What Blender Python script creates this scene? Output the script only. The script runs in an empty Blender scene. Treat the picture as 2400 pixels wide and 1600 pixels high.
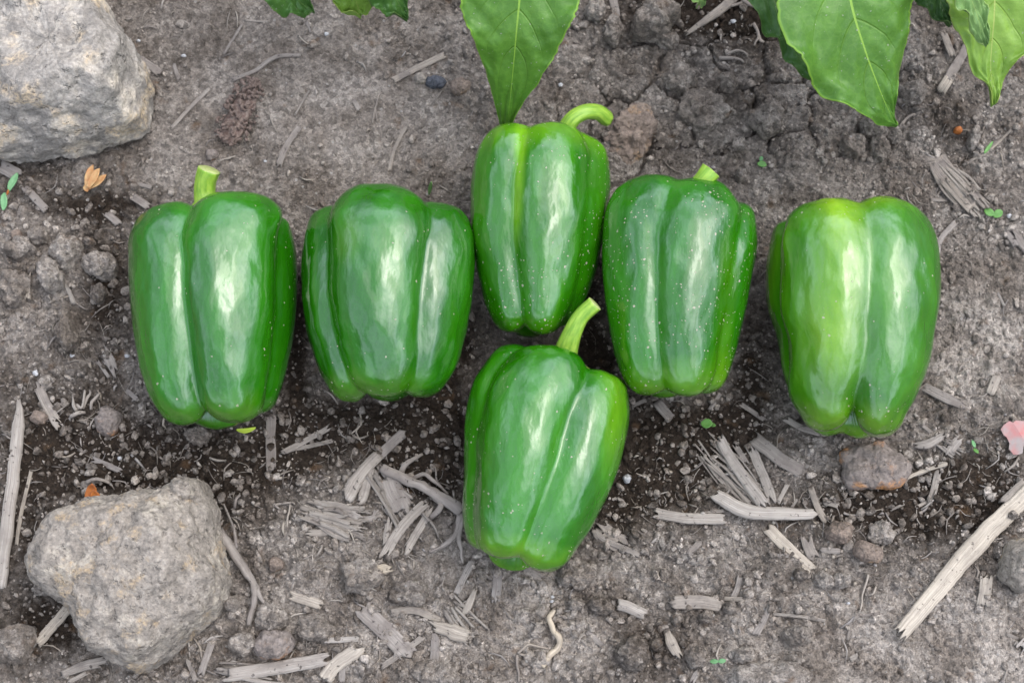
import bpy, math, random
import numpy as np
from mathutils import Vector
R_ = math.radians
random.seed(7); rng = np.random.default_rng(7)
sc = bpy.context.scene
col = sc.collection

# ------------------------------------------------------------------ camera
TILT = R_(14); DIST = 0.72; LENS = 54.0
cam_d = bpy.data.cameras.new('camera'); cam = bpy.data.objects.new('camera', cam_d); col.objects.link(cam)
cam_d.lens = LENS; cam_d.sensor_width = 36; cam_d.clip_start = 0.02; cam_d.clip_end = 500
cam.location = (0, -DIST*math.sin(TILT), DIST*math.cos(TILT)); cam.rotation_euler = (TILT, 0, 0)
cam_d.dof.use_dof = True; cam_d.dof.focus_distance = 0.690; cam_d.dof.aperture_fstop = 12.0
sc.camera = cam
# ------------------------------------------------------------------ world: bright overcast
w = bpy.data.worlds.new('World'); sc.world = w; w.use_nodes = True
nt = w.node_tree; nt.nodes.clear()
out = nt.nodes.new('ShaderNodeOutputWorld'); bg = nt.nodes.new('ShaderNodeBackground')
sky = nt.nodes.new('ShaderNodeTexSky'); sky.sky_type = 'NISHITA'; sky.sun_disc = False
SUN_EL, SUN_ROT = R_(62), R_(60)
sky.sun_elevation = SUN_EL; sky.sun_rotation = SUN_ROT
sky.air_density = 1.0; sky.dust_density = 1.6; sky.ozone_density = 1.0
hs = nt.nodes.new('ShaderNodeHueSaturation'); hs.inputs['Saturation'].default_value = 0.50
nt.links.new(sky.outputs[0], hs.inputs['Color'])
tc = nt.nodes.new('ShaderNodeTexCoord'); nz = nt.nodes.new('ShaderNodeTexNoise')
nz.inputs['Scale'].default_value = 2.6; nz.inputs['Detail'].default_value = 5; nz.inputs['Roughness'].default_value = 0.55
nt.links.new(tc.outputs['Generated'], nz.inputs['Vector'])
mr = nt.nodes.new('ShaderNodeMapRange'); mr.inputs[1].default_value = .44; mr.inputs[2].default_value = .56
mr.inputs[3].default_value = .70; mr.inputs[4].default_value = 1.4
nt.links.new(nz.outputs[0], mr.inputs[0])
mm = nt.nodes.new('ShaderNodeVectorMath'); mm.operation = 'SCALE'
nt.links.new(hs.outputs[0], mm.inputs[0]); nt.links.new(mr.outputs[0], mm.inputs['Scale'])
sz = nt.nodes.new('ShaderNodeSeparateXYZ'); nt.links.new(tc.outputs['Generated'], sz.inputs[0])   # overcast sky: zenith brighter than the horizon
gz = nt.nodes.new('ShaderNodeMapRange'); gz.interpolation_type = 'SMOOTHSTEP'; gz.inputs[1].default_value = .22; gz.inputs[2].default_value = .55; gz.inputs[3].default_value = .32; gz.inputs[4].default_value = 2.5
nt.links.new(sz.outputs[2], gz.inputs[0]); m2 = nt.nodes.new('ShaderNodeVectorMath'); m2.operation = 'SCALE'
nt.links.new(mm.outputs[0], m2.inputs[0]); nt.links.new(gz.outputs[0], m2.inputs['Scale'])
nt.links.new(m2.outputs[0], bg.inputs[0]); bg.inputs[1].default_value = 0.15
nt.links.new(bg.outputs[0], out.inputs[0])
# soft sun through the cloud
sd = bpy.data.lights.new('sun', 'SUN'); sd.energy = 0.5; sd.angle = R_(75); sd.color = (1, .95, .88)
sun = bpy.data.objects.new('sun', sd); col.objects.link(sun)
sdir = Vector((math.sin(SUN_ROT)*math.cos(SUN_EL), math.cos(SUN_ROT)*math.cos(SUN_EL), math.sin(SUN_EL)))
sun.rotation_euler = sdir.to_track_quat('Z', 'Y').to_euler()
vs = sc.view_settings; vs.view_transform = 'Standard'; vs.look = 'None'; vs.gamma = 1; vs.use_curve_mapping = False
vs.exposure = 0.58

# ------------------------------------------------------------------ pixel <-> place helpers
CAM = np.array(cam.location); ST, CT = math.sin(TILT), math.cos(TILT)
UP = np.array([0, CT, ST]); FW = np.array([0, ST, -CT]); K = 36/LENS/2400
def G(x, y, z=0.0):
    d = FW + np.array([1, 0, 0])*(x-1200)*K - UP*(y-800)*K
    return CAM + d*((z-CAM[2])/d[2])
def proj(P):
    q = P-CAM; dep = q@FW
    return 1200+q[..., 0]/dep/K, 800-(q@UP)/dep/K, dep
MM = 0.001; PX = 0.0002

# ------------------------------------------------------------------ noise
perm = np.random.default_rng(3).permutation(4096)
def h2(ix, iy, s=0): return perm[(perm[(ix+s*131) & 4095]+iy) & 4095]
def h3(ix, iy, iz): return perm[(perm[(perm[ix & 4095]+iy) & 4095]+iz) & 4095]
_g2 = np.stack([np.cos(np.arange(4096)*2.399), np.sin(np.arange(4096)*2.399)], 1)
_v = np.random.default_rng(5).normal(size=(4096, 3)); _g3 = _v/np.linalg.norm(_v, axis=1)[:, None]
fade = lambda t: t*t*t*(t*(t*6-15)+10)
def perlin2(x, y, s=0):
    ix = np.floor(x).astype(int); iy = np.floor(y).astype(int); fx = x-ix; fy = y-iy; u = fade(fx); v = fade(fy)
    def g(a, b):
        q = _g2[h2(ix+a, iy+b, s)]; return q[..., 0]*(fx-a)+q[..., 1]*(fy-b)
    return ((g(0, 0)*(1-u)+g(1, 0)*u)*(1-v)+(g(0, 1)*(1-u)+g(1, 1)*u)*v)*1.5
def fbm2(x, y, o=4, s=0, gain=.5):
    r = 0; a = 1
    for i in range(o): r = r+a*perlin2(x*2**i+17*i, y*2**i-9*i, s+i); a *= gain
    return r
def perlin3(p):
    i = np.floor(p).astype(int); f = p-i; u = fade(f); r = 0
    for a in (0, 1):
        for b in (0, 1):
            for c in (0, 1):
                g = _g3[h3(i[:, 0]+a, i[:, 1]+b, i[:, 2]+c)]
                w_ = (u[:, 0] if a else 1-u[:, 0])*(u[:, 1] if b else 1-u[:, 1])*(u[:, 2] if c else 1-u[:, 2])
                r = r+w_*(g*(f-np.array([a, b, c]))).sum(1)
    return r*1.5
def fbm3(p, o=4, gain=.5):
    r = 0; a = 1
    for i in range(o): r = r+a*perlin3(p*2**i+11.3*i); a *= gain
    return r
def voro2(x, y, s=0):
    ix = np.floor(x).astype(int); iy = np.floor(y).astype(int)
    f1 = np.full(x.shape, 9.); f2 = np.full(x.shape, 9.); cid = np.zeros(x.shape, int)
    for a in (-1, 0, 1):
        for b in (-1, 0, 1):
            h = h2(ix+a, iy+b, s); jx = (h % 64)/64; jy = (h//64)/64
            d = np.hypot(ix+a+.1+.8*jx-x, iy+b+.1+.8*jy-y)
            c = d < f1
            f2 = np.where(c, f1, np.minimum(f2, d)); cid = np.where(c, h, cid); f1 = np.where(c, d, f1)
    return f1, f2, cid
def sstep(a, b, x): t = np.clip((x-a)/(b-a), 0, 1); return t*t*(3-2*t)

# ------------------------------------------------------------------ object helpers
def mesh_np(name, V, F, uv=None, attrs=None, smooth=True):
    me = bpy.data.meshes.new(name); V = np.asarray(V, np.float32); F = np.asarray(F, np.int32)
    me.vertices.add(len(V)); me.vertices.foreach_set('co', V.ravel())
    k = F.shape[1]; me.loops.add(F.size); me.polygons.add(len(F))
    me.loops.foreach_set('vertex_index', F.ravel())
    me.polygons.foreach_set('loop_start', np.arange(len(F), dtype=np.int32)*k)
    try: me.polygons.foreach_set('loop_total', np.full(len(F), k, np.int32))
    except Exception: pass
    me.update(calc_edges=True)
    if smooth: me.polygons.foreach_set('use_smooth', np.ones(len(F), bool))
    if uv is not None:
        l = me.uv_layers.new(name='UVMap'); l.data.foreach_set('uv', np.asarray(uv, np.float32)[F.ravel()].ravel())
    for n, a in (attrs or {}).items():
        at = me.attributes.new(n, 'FLOAT', 'POINT'); at.data.foreach_set('value', np.asarray(a, np.float32))
    return me
def link(name, me, mat=None, parent=None, loc=None):
    o = bpy.data.objects.new(name, me); col.objects.link(o)
    if mat is not None and not me.materials: me.materials.append(mat)
    if parent is not None: o.parent = parent
    if loc is not None: o.location = loc
    return o
def tag(o, label=None, cat=None, group=None, kind=None):
    if label: o['label'] = label
    if cat: o['category'] = cat
    if group: o['group'] = group
    if kind: o['kind'] = kind
    return o
def empty(name, loc, label, cat, group=None):
    o = bpy.data.objects.new(name, None); o.empty_display_size = .01; col.objects.link(o); o.location = loc
    return tag(o, label, cat, group)
def grid_faces(n, m, wrap=False):
    i = np.arange(n-1)[:, None]; j = np.arange(m if wrap else m-1)[None, :]; j2 = (j+1) % m
    return np.stack([i*m+j, i*m+j2, (i+1)*m+j2, (i+1)*m+j], -1).reshape(-1, 4)

# ------------------------------------------------------------------ materials
def mat(name):
    m = bpy.data.materials.new(name); m.use_nodes = True; t = m.node_tree
    return m, t, t.nodes['Principled BSDF']
class N:
    def __init__(s, t): s.t = t
    def __call__(s, ty, **kw):
        n = s.t.nodes.new('ShaderNode'+ty)
        for k, v in kw.items(): setattr(n, k, v)
        return n
    def l(s, a, b): s.t.links.new(a, b)
    def val(s, x): return x
    def setin(s, sock, x):
        if hasattr(x, 'links') or hasattr(x, 'is_linked'): s.l(x, sock)
        else: sock.default_value = x
    def math(s, op, a, b=0.0, c=None):
        n = s('Math', operation=op); s.setin(n.inputs[0], a); s.setin(n.inputs[1], b)
        if c is not None: s.setin(n.inputs[2], c)
        return n.outputs[0]
    def rng(s, x, a, b, c, d, clamp=True):
        n = s('MapRange'); n.clamp = clamp; s.setin(n.inputs[0], x)
        for i, v in enumerate((a, b, c, d)): s.setin(n.inputs[i+1], v)
        return n.outputs[0]
    def noise(s, vec, scale, det=3, rough=.5, dist=0):
        n = s('TexNoise'); 
        if vec is not None: s.l(vec, n.inputs['Vector'])
        n.inputs['Scale'].default_value = scale; n.inputs['Detail'].default_value = det
        n.inputs['Roughness'].default_value = rough; n.inputs['Distortion'].default_value = dist
        return n.outputs[0]
    def mix(s, f, a, b, mode='MIX'):
        n = s('Mix', data_type='RGBA', blend_type=mode)
        s.setin(n.inputs[0], f)
        for i, x in ((6, a), (7, b)):
            if isinstance(x, tuple): n.inputs[i].default_value = (*x[:3], 1)
            else: s.l(x, n.inputs[i])
        return n.outputs[2]
    def attr(s, name, o='Fac'):
        n = s('Attribute', attribute_name=name); return n.outputs[o]
    def bump(s, h, dist, strength=1.0, prev=None):
        n = s('Bump'); n.inputs['Distance'].default_value = dist; n.inputs['Strength'].default_value = strength
        s.l(h, n.inputs['Height'])
        if prev is not None: s.l(prev, n.inputs['Normal'])
        return n.outputs[0]
    def mapping(s, vec, scale):
        n = s('Mapping'); s.l(vec, n.inputs[0]); n.inputs['Scale'].default_value = scale; return n.outputs[0]

DRY = (.368, .322, .275); DRY2 = (.215, .180, .147); WET = (.050, .037, .027)
def soil_mat(name, attr_moist=True, moist=0.2, light=1.0, pale=(.30, .27, .24)):
    m, t, b = mat(name); n = N(t); co = n('TexCoord').outputs['Object']
    geo = n('NewGeometry').outputs['Position']
    n1 = n.noise(geo, 45, 4); n2 = n.noise(geo, 260, 4, .6); n3 = n.noise(geo, 1100, 3, .6)
    base = n.mix(n.rng(n1, .38, .62, 0, 1), DRY, DRY2)
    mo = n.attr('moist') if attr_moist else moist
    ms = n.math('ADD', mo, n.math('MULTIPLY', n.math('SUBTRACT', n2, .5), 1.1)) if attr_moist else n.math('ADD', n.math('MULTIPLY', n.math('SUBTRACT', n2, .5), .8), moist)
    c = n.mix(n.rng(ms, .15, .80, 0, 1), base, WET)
    # grain brightness
    v = n('TexVoronoi'); n.l(geo, v.inputs['Vector']); v.inputs['Scale'].default_value = 520
    sep = n('SeparateColor'); n.l(v.outputs['Color'], sep.inputs[0])
    g = n.math('MULTIPLY', n.rng(sep.outputs[0], 0, 1, .68, 1.36), n.rng(n3, .3, .7, .72, 1.28))
    g = n.math('MULTIPLY', g, light)
    if not attr_moist or True:
        tn = n('Attribute', attribute_name='tone')
        g = n.math('MULTIPLY', g, n.math('ADD', 1.0, tn.outputs['Fac']))
    vm = n('VectorMath', operation='SCALE'); n.l(c, vm.inputs[0]); n.l(g, vm.inputs['Scale'])
    c = vm.outputs[0]
    # reddish / ochre stains and white grit
    c = n.mix(n.rng(n.noise(geo, 95, 3), .64, .74, 0, .55), c, (.20, .12, .065))
    v2 = n('TexVoronoi'); n.l(geo, v2.inputs['Vector']); v2.inputs['Scale'].default_value = 300
    s2 = n('SeparateColor'); n.l(v2.outputs['Color'], s2.inputs[0])
    sp = n.math('MULTIPLY', n.math('LESS_THAN', v2.outputs['Distance'], n.math('MULTIPLY', s2.outputs[1], .24)), n.math('GREATER_THAN', s2.outputs[0], .80))
    c = n.mix(n.math('MULTIPLY', sp, .75), c, (.50, .46, .41))
    n.l(c, b.inputs['Base Color']); b.inputs['Roughness'].default_value = .95; b.inputs['Specular IOR Level'].default_value = .12
    b1 = n.bump(n.noise(geo, 420, 5, .75), .0034, 1.0)
    n.l(n.bump(n3, .0016, 1.0, b1), b.inputs['Normal'])
    return m
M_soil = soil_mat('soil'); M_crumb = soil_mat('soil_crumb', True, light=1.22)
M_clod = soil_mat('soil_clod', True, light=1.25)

def rock_mat(name, base, pale, patch, scale=1.0, pale_amt=.5):
    m, t, b = mat(name); n = N(t); co = n('TexCoord').outputs['Object']
    n1 = n.noise(co, 28*scale, 5, .62, .4); n2 = n.noise(co, 120*scale, 5, .65); n3 = n.noise(co, 600, 3, .65)
    c = n.mix(n.rng(n2, .35, .65, 0, 1), tuple(x*.72 for x in base), tuple(x*1.25 for x in base))
    msk = n.math('MULTIPLY', n.rng(n1, .50, .60, 0, 1), n.rng(n2, .42, .58, 0, 1))
    c = n.mix(n.math('MULTIPLY', msk, pale_amt), c, pale)
    c = n.mix(n.math('MULTIPLY', n.rng(n.noise(co, 55*scale, 4, .6), .56, .64, 0, 1), n.math('MULTIPLY', n.rng(n3, .4, .6, .2, 1), .8)), c, patch)
    pit = n.rng(n.noise(co, 230*scale, 3, .6), .60, .70, 0, 1)
    c = n.mix(n.math('MULTIPLY', pit, .35), c, tuple(x*.35 for x in base))
    vm = n('VectorMath', operation='SCALE'); n.l(c, vm.inputs[0]); n.l(n.rng(n3, .3, .7, .7, 1.3), vm.inputs['Scale'])
    n.l(vm.outputs[0], b.inputs['Base Color']); b.inputs['Roughness'].default_value = .9; b.inputs['Specular IOR Level'].default_value = .2
    hh = n.math('SUBTRACT', n.math('ADD', n.noise(co, 160*scale, 6, .7), n.math('MULTIPLY', n3, .3)), n.math('MULTIPLY', pit, .6))
    n.l(n.bump(hh, .0026, .8), b.inputs['Normal'])
    return m
M_rock1 = rock_mat('pale_rock', (.31, .280, .242), (.62, .54, .43), (.50, .38, .24), .8, .85)
M_rock2 = rock_mat('grey_rock', (.300, .262, .218), (.48, .42, .33), (.38, .28, .17), 1.5, .55)
M_rock3 = rock_mat('rusty_stone', (.22, .185, .16), (.50, .25, .10), (.46, .20, .06), 1.1, 1.0)
M_rock4 = rock_mat('dark_pebble', (.10, .105, .118), (.16, .16, .17), (.08, .08, .09), 2, .4)
M_rock5 = rock_mat('brown_stone', (.25, .195, .155), (.36, .29, .22), (.34, .22, .12), 2, .5)
M_white = rock_mat('white_grit', (.62, .61, .60), (.8, .8, .78), (.7, .66, .6), 4, .4)

def straw_mat():
    m, t, b = mat('weathered_straw'); n = N(t); uv = n('TexCoord').outputs['UV']
    st = n.mapping(uv, (9, .35, 1)); st2 = n.mapping(uv, (30, .8, 1)); geo = n('NewGeometry').outputs['Position']
    f1 = n.noise(st, 1, 4, .6); f2 = n.noise(st2, 1, 3, .6); blot = n.noise(geo, 130, 4, .6)
    tone = n.attr('tone'); warm = n.attr('warm')
    grey = n.mix(warm, (.20, .172, .150), (.36, .28, .18)); light = n.mix(warm, (.43, .395, .36), (.66, .56, .42))
    c = n.mix(tone, grey, light)
    dark = n.mix(.5, c, (.07, .05, .038))
    c = n.mix(n.rng(f1, .40, .62, .75, 0), c, dark)
    c = n.mix(n.rng(f2, .30, .48, .6, 0), c, dark)
    c = n.mix(n.math('MULTIPLY', n.rng(blot, .46, .64, 0, .85), n.rng(tone, .45, .9, 1, .25)), c, (.185, .157, .135))
    sp = n.rng(n.noise(geo, 520, 2, .5), .66, .72, 0, .8)
    c = n.mix(sp, c, (.05, .04, .035))
    n.l(c, b.inputs['Base Color']); b.inputs['Roughness'].default_value = .75; b.inputs['Specular IOR Level'].default_value = .25
    n.l(n.bump(n.math('ADD', f1, f2), .0006, .8), b.inputs['Normal'])
    return m
M_straw = straw_mat()

def pepper_mat(name, dark, lite, yell, fleck, seed):
    m, t, b = mat(name); n = N(t); co = n('TexCoord').outputs['Object']; uv = n('TexCoord').outputs['UV']
    off = n('VectorMath', operation='ADD'); n.l(co, off.inputs[0]); off.inputs[1].default_value = (seed, seed*.7, 0)
    co = off.outputs[0]
    st = n.mapping(co, (1.9, .45, 1.9)); n1 = n.noise(st, 26, 4, .55, .3); n2 = n.noise(st, 110, 3, .6)
    c = n.mix(n.rng(n1, .42, .62, 0, 1), dark, lite)
    y = n.attr('yellow')
    ym = n.math('MULTIPLY', y, n.rng(n.noise(st, 30, 3, .6), .30, .6, .45, 1.15))
    c = n.mix(n.rng(ym, .08, .85, 0, 1), c, yell)
    c = n.mix(n.rng(n2, .35, .7, 0, .25), c, lite)
    # dry dirt flecks stuck on the skin
    v = n('TexVoronoi'); n.l(co, v.inputs['Vector']); v.inputs['Scale'].default_value = 400
    s2 = n('SeparateColor'); n.l(v.outputs['Color'], s2.inputs[0])
    dens = n.math('MULTIPLY', n.attr('fleck'), n.rng(n.noise(co, 42, 4, .6), .44, .60, .04, 1.7))
    wob = n.math('ADD', v.outputs['Distance'], n.math('MULTIPLY', n.math('SUBTRACT', n.noise(co, 1300, 3), .5), .55))
    thr = n.math('MULTIPLY', n.math('POWER', s2.outputs[1], 3.2), .26)
    fl = n.math('MULTIPLY', n.math('LESS_THAN', wob, thr), n.math('LESS_THAN', s2.outputs[0], n.math('MULTIPLY', dens, fleck)))
    v3 = n('TexVoronoi'); n.l(co, v3.inputs['Vector']); v3.inputs['Scale'].default_value = 620
    s3 = n('SeparateColor'); n.l(v3.outputs['Color'], s3.inputs[0])
    fl3 = n.math('MULTIPLY', n.math('LESS_THAN', n.math('ADD', v3.outputs['Distance'], n.math('MULTIPLY', n.math('SUBTRACT', n.noise(co, 2600, 2), .5), .4)), n.math('MULTIPLY', s3.outputs[1], .26)), n.math('LESS_THAN', s3.outputs[0], n.math('MULTIPLY', dens, fleck*.45)))
    fl = n.math('MAXIMUM', fl, fl3)
    c = n.mix(n.math('MULTIPLY', fl, n.rng(s2.outputs[2], 0, 1, .35, .85)), c, (.42, .36, .28))
    n.l(c, b.inputs['Base Color'])
    n.l(n.math('ADD', n.rng(n.noise(st, 60, 4, .6), .35, .65, .09, .22), n.math('MULTIPLY', fl, .5)), b.inputs['Roughness'])
    b.inputs['IOR'].default_value = 1.62; b.inputs['Specular IOR Level'].default_value = .55
    b.inputs['Coat Weight'].default_value = .34; b.inputs['Coat Roughness'].default_value = .12; b.inputs['Coat IOR'].default_value = 1.5
    b.inputs['Subsurface Weight'].default_value = .05; b.inputs['Subsurface Radius'].default_value = (.002, .006, .001)
    b.inputs['Subsurface Scale'].default_value = .6
    hh = n.math('ADD', n.noise(n.mapping(co, (1.6, .8, 1.6)), 75, 3, .5), n.math('MULTIPLY', n.noise(co, 330, 3, .6), .05))
    b1 = n.bump(hh, .0018, .42)
    n.l(n.bump(fl, .0004, .6, b1), b.inputs['Normal'])
    return m
def stem_mat(name, c1, c2):
    m, t, b = mat(name); n = N(t); uv = n('TexCoord').outputs['UV']
    f = n.noise(n.mapping(uv, (14, 1.2, 1)), 1, 4, .6); g = n.noise(n('TexCoord').outputs['Object'], 160, 3)
    c = n.mix(n.rng(f, .35, .65, 0, 1), c1, c2); c = n.mix(n.rng(g, .6, .75, 0, .35), c, (.12, .22, .02))
    n.l(c, b.inputs['Base Color']); b.inputs['Roughness'].default_value = .45
    b.inputs['Subsurface Weight'].default_value = .2; b.inputs['Subsurface Scale'].default_value = .5; b.inputs['Subsurface Radius'].default_value = (.003, .005, .001)
    n.l(n.bump(f, .0008, .6), b.inputs['Normal']); return m
M_stem = stem_mat('pepper_stem', (.15, .31, .022), (.31, .48, .055))
M_stem_tan = stem_mat('cut_stem', (.28, .38, .09), (.46, .48, .20))
M_plantstem = stem_mat('plant_stem', (.09, .17, .03), (.14, .24, .05))

def leaf_mat(name, c1, c2, vein, under=None):
    m, t, b = mat(name); n = N(t); uv = n('TexCoord').outputs['UV']; co = n('TexCoord').outputs['Object']
    sx = n('SeparateXYZ'); n.l(uv, sx.inputs[0])
    u = n.math('ABSOLUTE', n.math('SUBTRACT', n.math('MULTIPLY', sx.outputs[0], 2), 1.0)); v = sx.outputs[1]
    c = n.mix(n.rng(n.noise(co, 60, 4, .6), .35, .65, 0, 1), c1, c2)
    c = n.mix(n.rng(n.noise(co, 420, 3, .6), .3, .7, 0, .3), c, tuple(x*.7 for x in c1))
    # midrib tapering to the tip, side veins sweeping forward
    mid = n.math('LESS_THAN', u, n.rng(v, 0, 1, .022, .012))
    ph = n.math('SUBTRACT', n.math('MULTIPLY', v, 6.5), n.math('MULTIPLY', n.math('POWER', u, 1.3), 1.9))
    fr = n.math('ABSOLUTE', n.math('SUBTRACT', n.math('FRACT', ph), .5))
    side = n.math('MULTIPLY', n.rng(fr, 0, .045, 1, 0), n.rng(u, .05, .9, 1, 0))
    edge = n.rng(u, .955, .985, 0, .8)
    v2 = n('TexVoronoi', feature='DISTANCE_TO_EDGE'); n.l(co, v2.inputs['Vector']); v2.inputs['Scale'].default_value = 260
    net = n.rng(v2.outputs['Distance'], 0, .09, .09, 0)
    vm = n.math('MAXIMUM', n.math('MAXIMUM', mid, n.math('MULTIPLY', side, .22)), n.math('MAXIMUM', edge, net))
    c = n.mix(vm, c, vein)
    dsp = n.rng(n.noise(co, 700, 2), .70, .74, 0, .6); c = n.mix(dsp, c, (.4, .38, .33))
    n.l(c, b.inputs['Base Color']); b.inputs['Roughness'].default_value = .42; b.inputs['Specular IOR Level'].default_value = .4
    tr = n('BsdfTranslucent'); n.l(c, tr.inputs[0]); mx = n('MixShader'); mx.inputs[0].default_value = .22
    n.l(b.outputs[0], mx.inputs[1]); n.l(tr.outputs[0], mx.inputs[2]); n.l(mx.outputs[0], t.nodes['Material Output'].inputs[0])
    hh = n.math('SUBTRACT', n.math('MULTIPLY', n.noise(co, 150, 4, .6), .8), n.math('MULTIPLY', n.math('MAXIMUM', side, mid), .5))
    n.l(n.bump(hh, .0015, .6), b.inputs['Normal']); return m
M_leaf = leaf_mat('leaf_green', (.072, .190, .020), (.112, .262, .030), (.24, .42, .05))
M_leafd = leaf_mat('leaf_deep', (.045, .125, .022), (.07, .17, .03), (.12, .2, .05))
M_leafy = leaf_mat('leaf_yellow', (.18, .33, .04), (.25, .42, .06), (.36, .46, .10))
M_leafp = leaf_mat('leaf_pale', (.17, .31, .09), (.24, .40, .13), (.33, .46, .14))
def flat_mat(name, c1, c2, rough=.7, sc_=200):
    m, t, b = mat(name); n = N(t); co = n('TexCoord').outputs['Object']
    f = n.noise(co, sc_, 4, .6); n.l(n.mix(n.rng(f, .38, .62, 0, 1), c1, c2), b.inputs['Base Color'])
    b.inputs['Roughness'].default_value = rough; n.l(n.bump(f, .0006, .7), b.inputs['Normal']); return m
M_sprout = flat_mat('sprout_green', (.10, .24, .05), (.15, .32, .08), .5)
M_mint = flat_mat('mint_green', (.12, .28, .11), (.18, .36, .16), .5)
M_orange = flat_mat('dried_petal', (.46, .22, .08), (.52, .34, .15), .6, 260)
M_rust = flat_mat('rusty_leaf', (.45, .15, .03), (.30, .09, .02), .6, 260)
M_pink = flat_mat('faded_red_paint', (.42, .16, .145), (.30, .25, .23), .8, 90)
M_seed = flat_mat('seed_husk', (.12, .075, .06), (.24, .185, .15), .8, 500)
M_lime = flat_mat('lime_leaf', (.42, .55, .04), (.5, .62, .07), .5)

# ------------------------------------------------------------------ ground
def axis(lo, hi, n, far, k=26):
    core = np.linspace(lo, hi, n); st = core[1]-core[0]
    g = st*np.cumsum(np.geomspace(1.5, 1.5*((far-hi)/st)**.9, k)); g = g/g[-1]*(far-hi)
    return np.concatenate([lo-(g[::-1]), core, hi+g])
gx = axis(-.275, .275, 820, 34); gy = axis(-.172, .205, 560, 34)
XX, YY = np.meshgrid(gx, gy)
PXX, PYY, _ = proj(np.stack([XX, YY, np.zeros_like(XX)], -1))
inside = (YY > -.6) & (YY < .9) & (abs(XX) < 1.2)
def blobs(lst, X=None, Y=None):
    X = PXX if X is None else X; Y = PYY if Y is None else Y; r = 0
    for cx, cy, rx, ry, a in lst: r = r+a*np.exp(-(((X-cx)/rx)**2+((Y-cy)/ry)**2))
    return r
MOIST_AND_GAPS = [(1720, 10, 150, 110, 1.1), (1480, 30, 120, 60, .4), (220, 480, 150, 50, .75), (250, 690, 70, 160, .65), (150, 990, 150, 130, .45),
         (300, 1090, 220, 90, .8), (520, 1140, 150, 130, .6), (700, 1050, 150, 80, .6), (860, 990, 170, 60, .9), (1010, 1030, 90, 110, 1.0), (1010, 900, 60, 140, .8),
         (695, 830, 30, 220, .8), (1550, 1080, 130, 130, 1.0), (1690, 1010, 120, 60, .8), (2110, 1190, 230, 90, .9), (2290, 1110, 120, 120, .7),  # first blob: narrow darker strip between the first and second peppers
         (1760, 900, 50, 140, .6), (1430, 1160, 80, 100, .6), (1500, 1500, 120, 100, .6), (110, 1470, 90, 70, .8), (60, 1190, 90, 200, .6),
         (1400, 880, 60, 120, .9), (40, 385, 120, 30, .4), (1080, 800, 50, 60, .7), (2240, 300, 60, 60, .4), (980, 1130, 120, 80, .5), (1370, 700, 40, 120, .6),  # includes narrow darker strips in the gaps round the middle peppers
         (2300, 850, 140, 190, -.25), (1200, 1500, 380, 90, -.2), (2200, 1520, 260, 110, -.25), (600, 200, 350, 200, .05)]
CRUMB = [(600, 170, 420, 260, -.85), (900, 330, 260, 200, -.35), (1700, 330, 230, 120, .1), (2200, 1520, 230, 110, -.3)]
moist_gap_m = np.clip(.16+blobs(MOIST_AND_GAPS)+.16*fbm2(XX*22, YY*22, 3, 5), 0, 1)  # moist ground plus the darker strips between the peppers
crumb_m = np.clip(.95+blobs(CRUMB), .08, 1)
# pale dry dust film, thickest on the open ground at the bottom and the right
dust_m = np.clip(blobs([(1150, 1490, 560, 130, .45), (2200, 1530, 380, 130, .45), (2310, 870, 140, 210, .42), (640, 250, 330, 170, .10), (900, 1330, 200, 60, .2), (40, 640, 110, 110, .25)]), 0, .55)*(1+.8*fbm2(XX*30, YY*30, 3, 8))
def ground_h():
    x, y = XX*1000, YY*1000                    # mm
    wx = x+2.2*fbm2(x/9, y/9, 3, 11); wy = y+2.2*fbm2(x/9, y/9, 3, 12)
    h = 2.6*fbm2(x/75, y/75, 3, 1)+1.3*fbm2(x/20, y/20, 4, 2)
    h -= 2.6*moist_gap_m
    for s, a, sd_, k in ((17, 3.4, 21, .36), (8.5, 2.5, 22, .5), (4.2, 1.4, 23, .6), (2.2, .75, 24, .7)):
        f1, f2, c = voro2(wx/s, wy/s, sd_)
        dome = np.sqrt(np.clip(1-(f1/.72)**2, 0, 1))*sstep(0, .22, f2-f1)
        r = (perm[c % 4096] % 997)/997
        h += a*dome*(r < k)*(.4+r)*(crumb_m if s > 3 else (.35+.65*crumb_m))
    h += (.55*fbm2(x/4, y/4, 4, 3, .65))*(.7+.3*crumb_m)
    # cracked crust, upper right and a few in the crust upper left
    f1, f2, c = voro2(wx/26+.3, wy/26+.1, 31)
    cm = np.clip(blobs([(1680, 220, 330, 200, 1.1), (1440, 330, 120, 120, .8), (2040, 190, 120, 120, .4)]), 0, 1)
    h += cm*(-5.0*(1-sstep(0, .10, f2-f1))+1.6*((perm[c % 4096] % 97)/97-.5))
    # bank where the soil is piled against the big stone and the right side
    h += blobs([(380, 420, 160, 60, 2.5), (470, 300, 250, 160, 1.5), (1530, 65, 90, 60, 3), (130, 600, 150, 110, 3.0), (2320, 900, 130, 160, 2.5)])
    h += blobs([(490, 740, 180, 260, -3), (900, 680, 180, 230, -3), (1240, 530, 150, 230, -3), (1560, 660, 160, 230, -3), (1960, 740, 190, 260, -3), (1270, 1070, 180, 250, -3)])
    return np.where(inside, h, 0)*MM
HH = ground_h()
HS = HH.copy()
for _ in range(6): HS[1:-1, 1:-1] = (HS[1:-1, 1:-1]*2+HS[:-2, 1:-1]+HS[2:, 1:-1]+HS[1:-1, :-2]+HS[1:-1, 2:])/6
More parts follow.
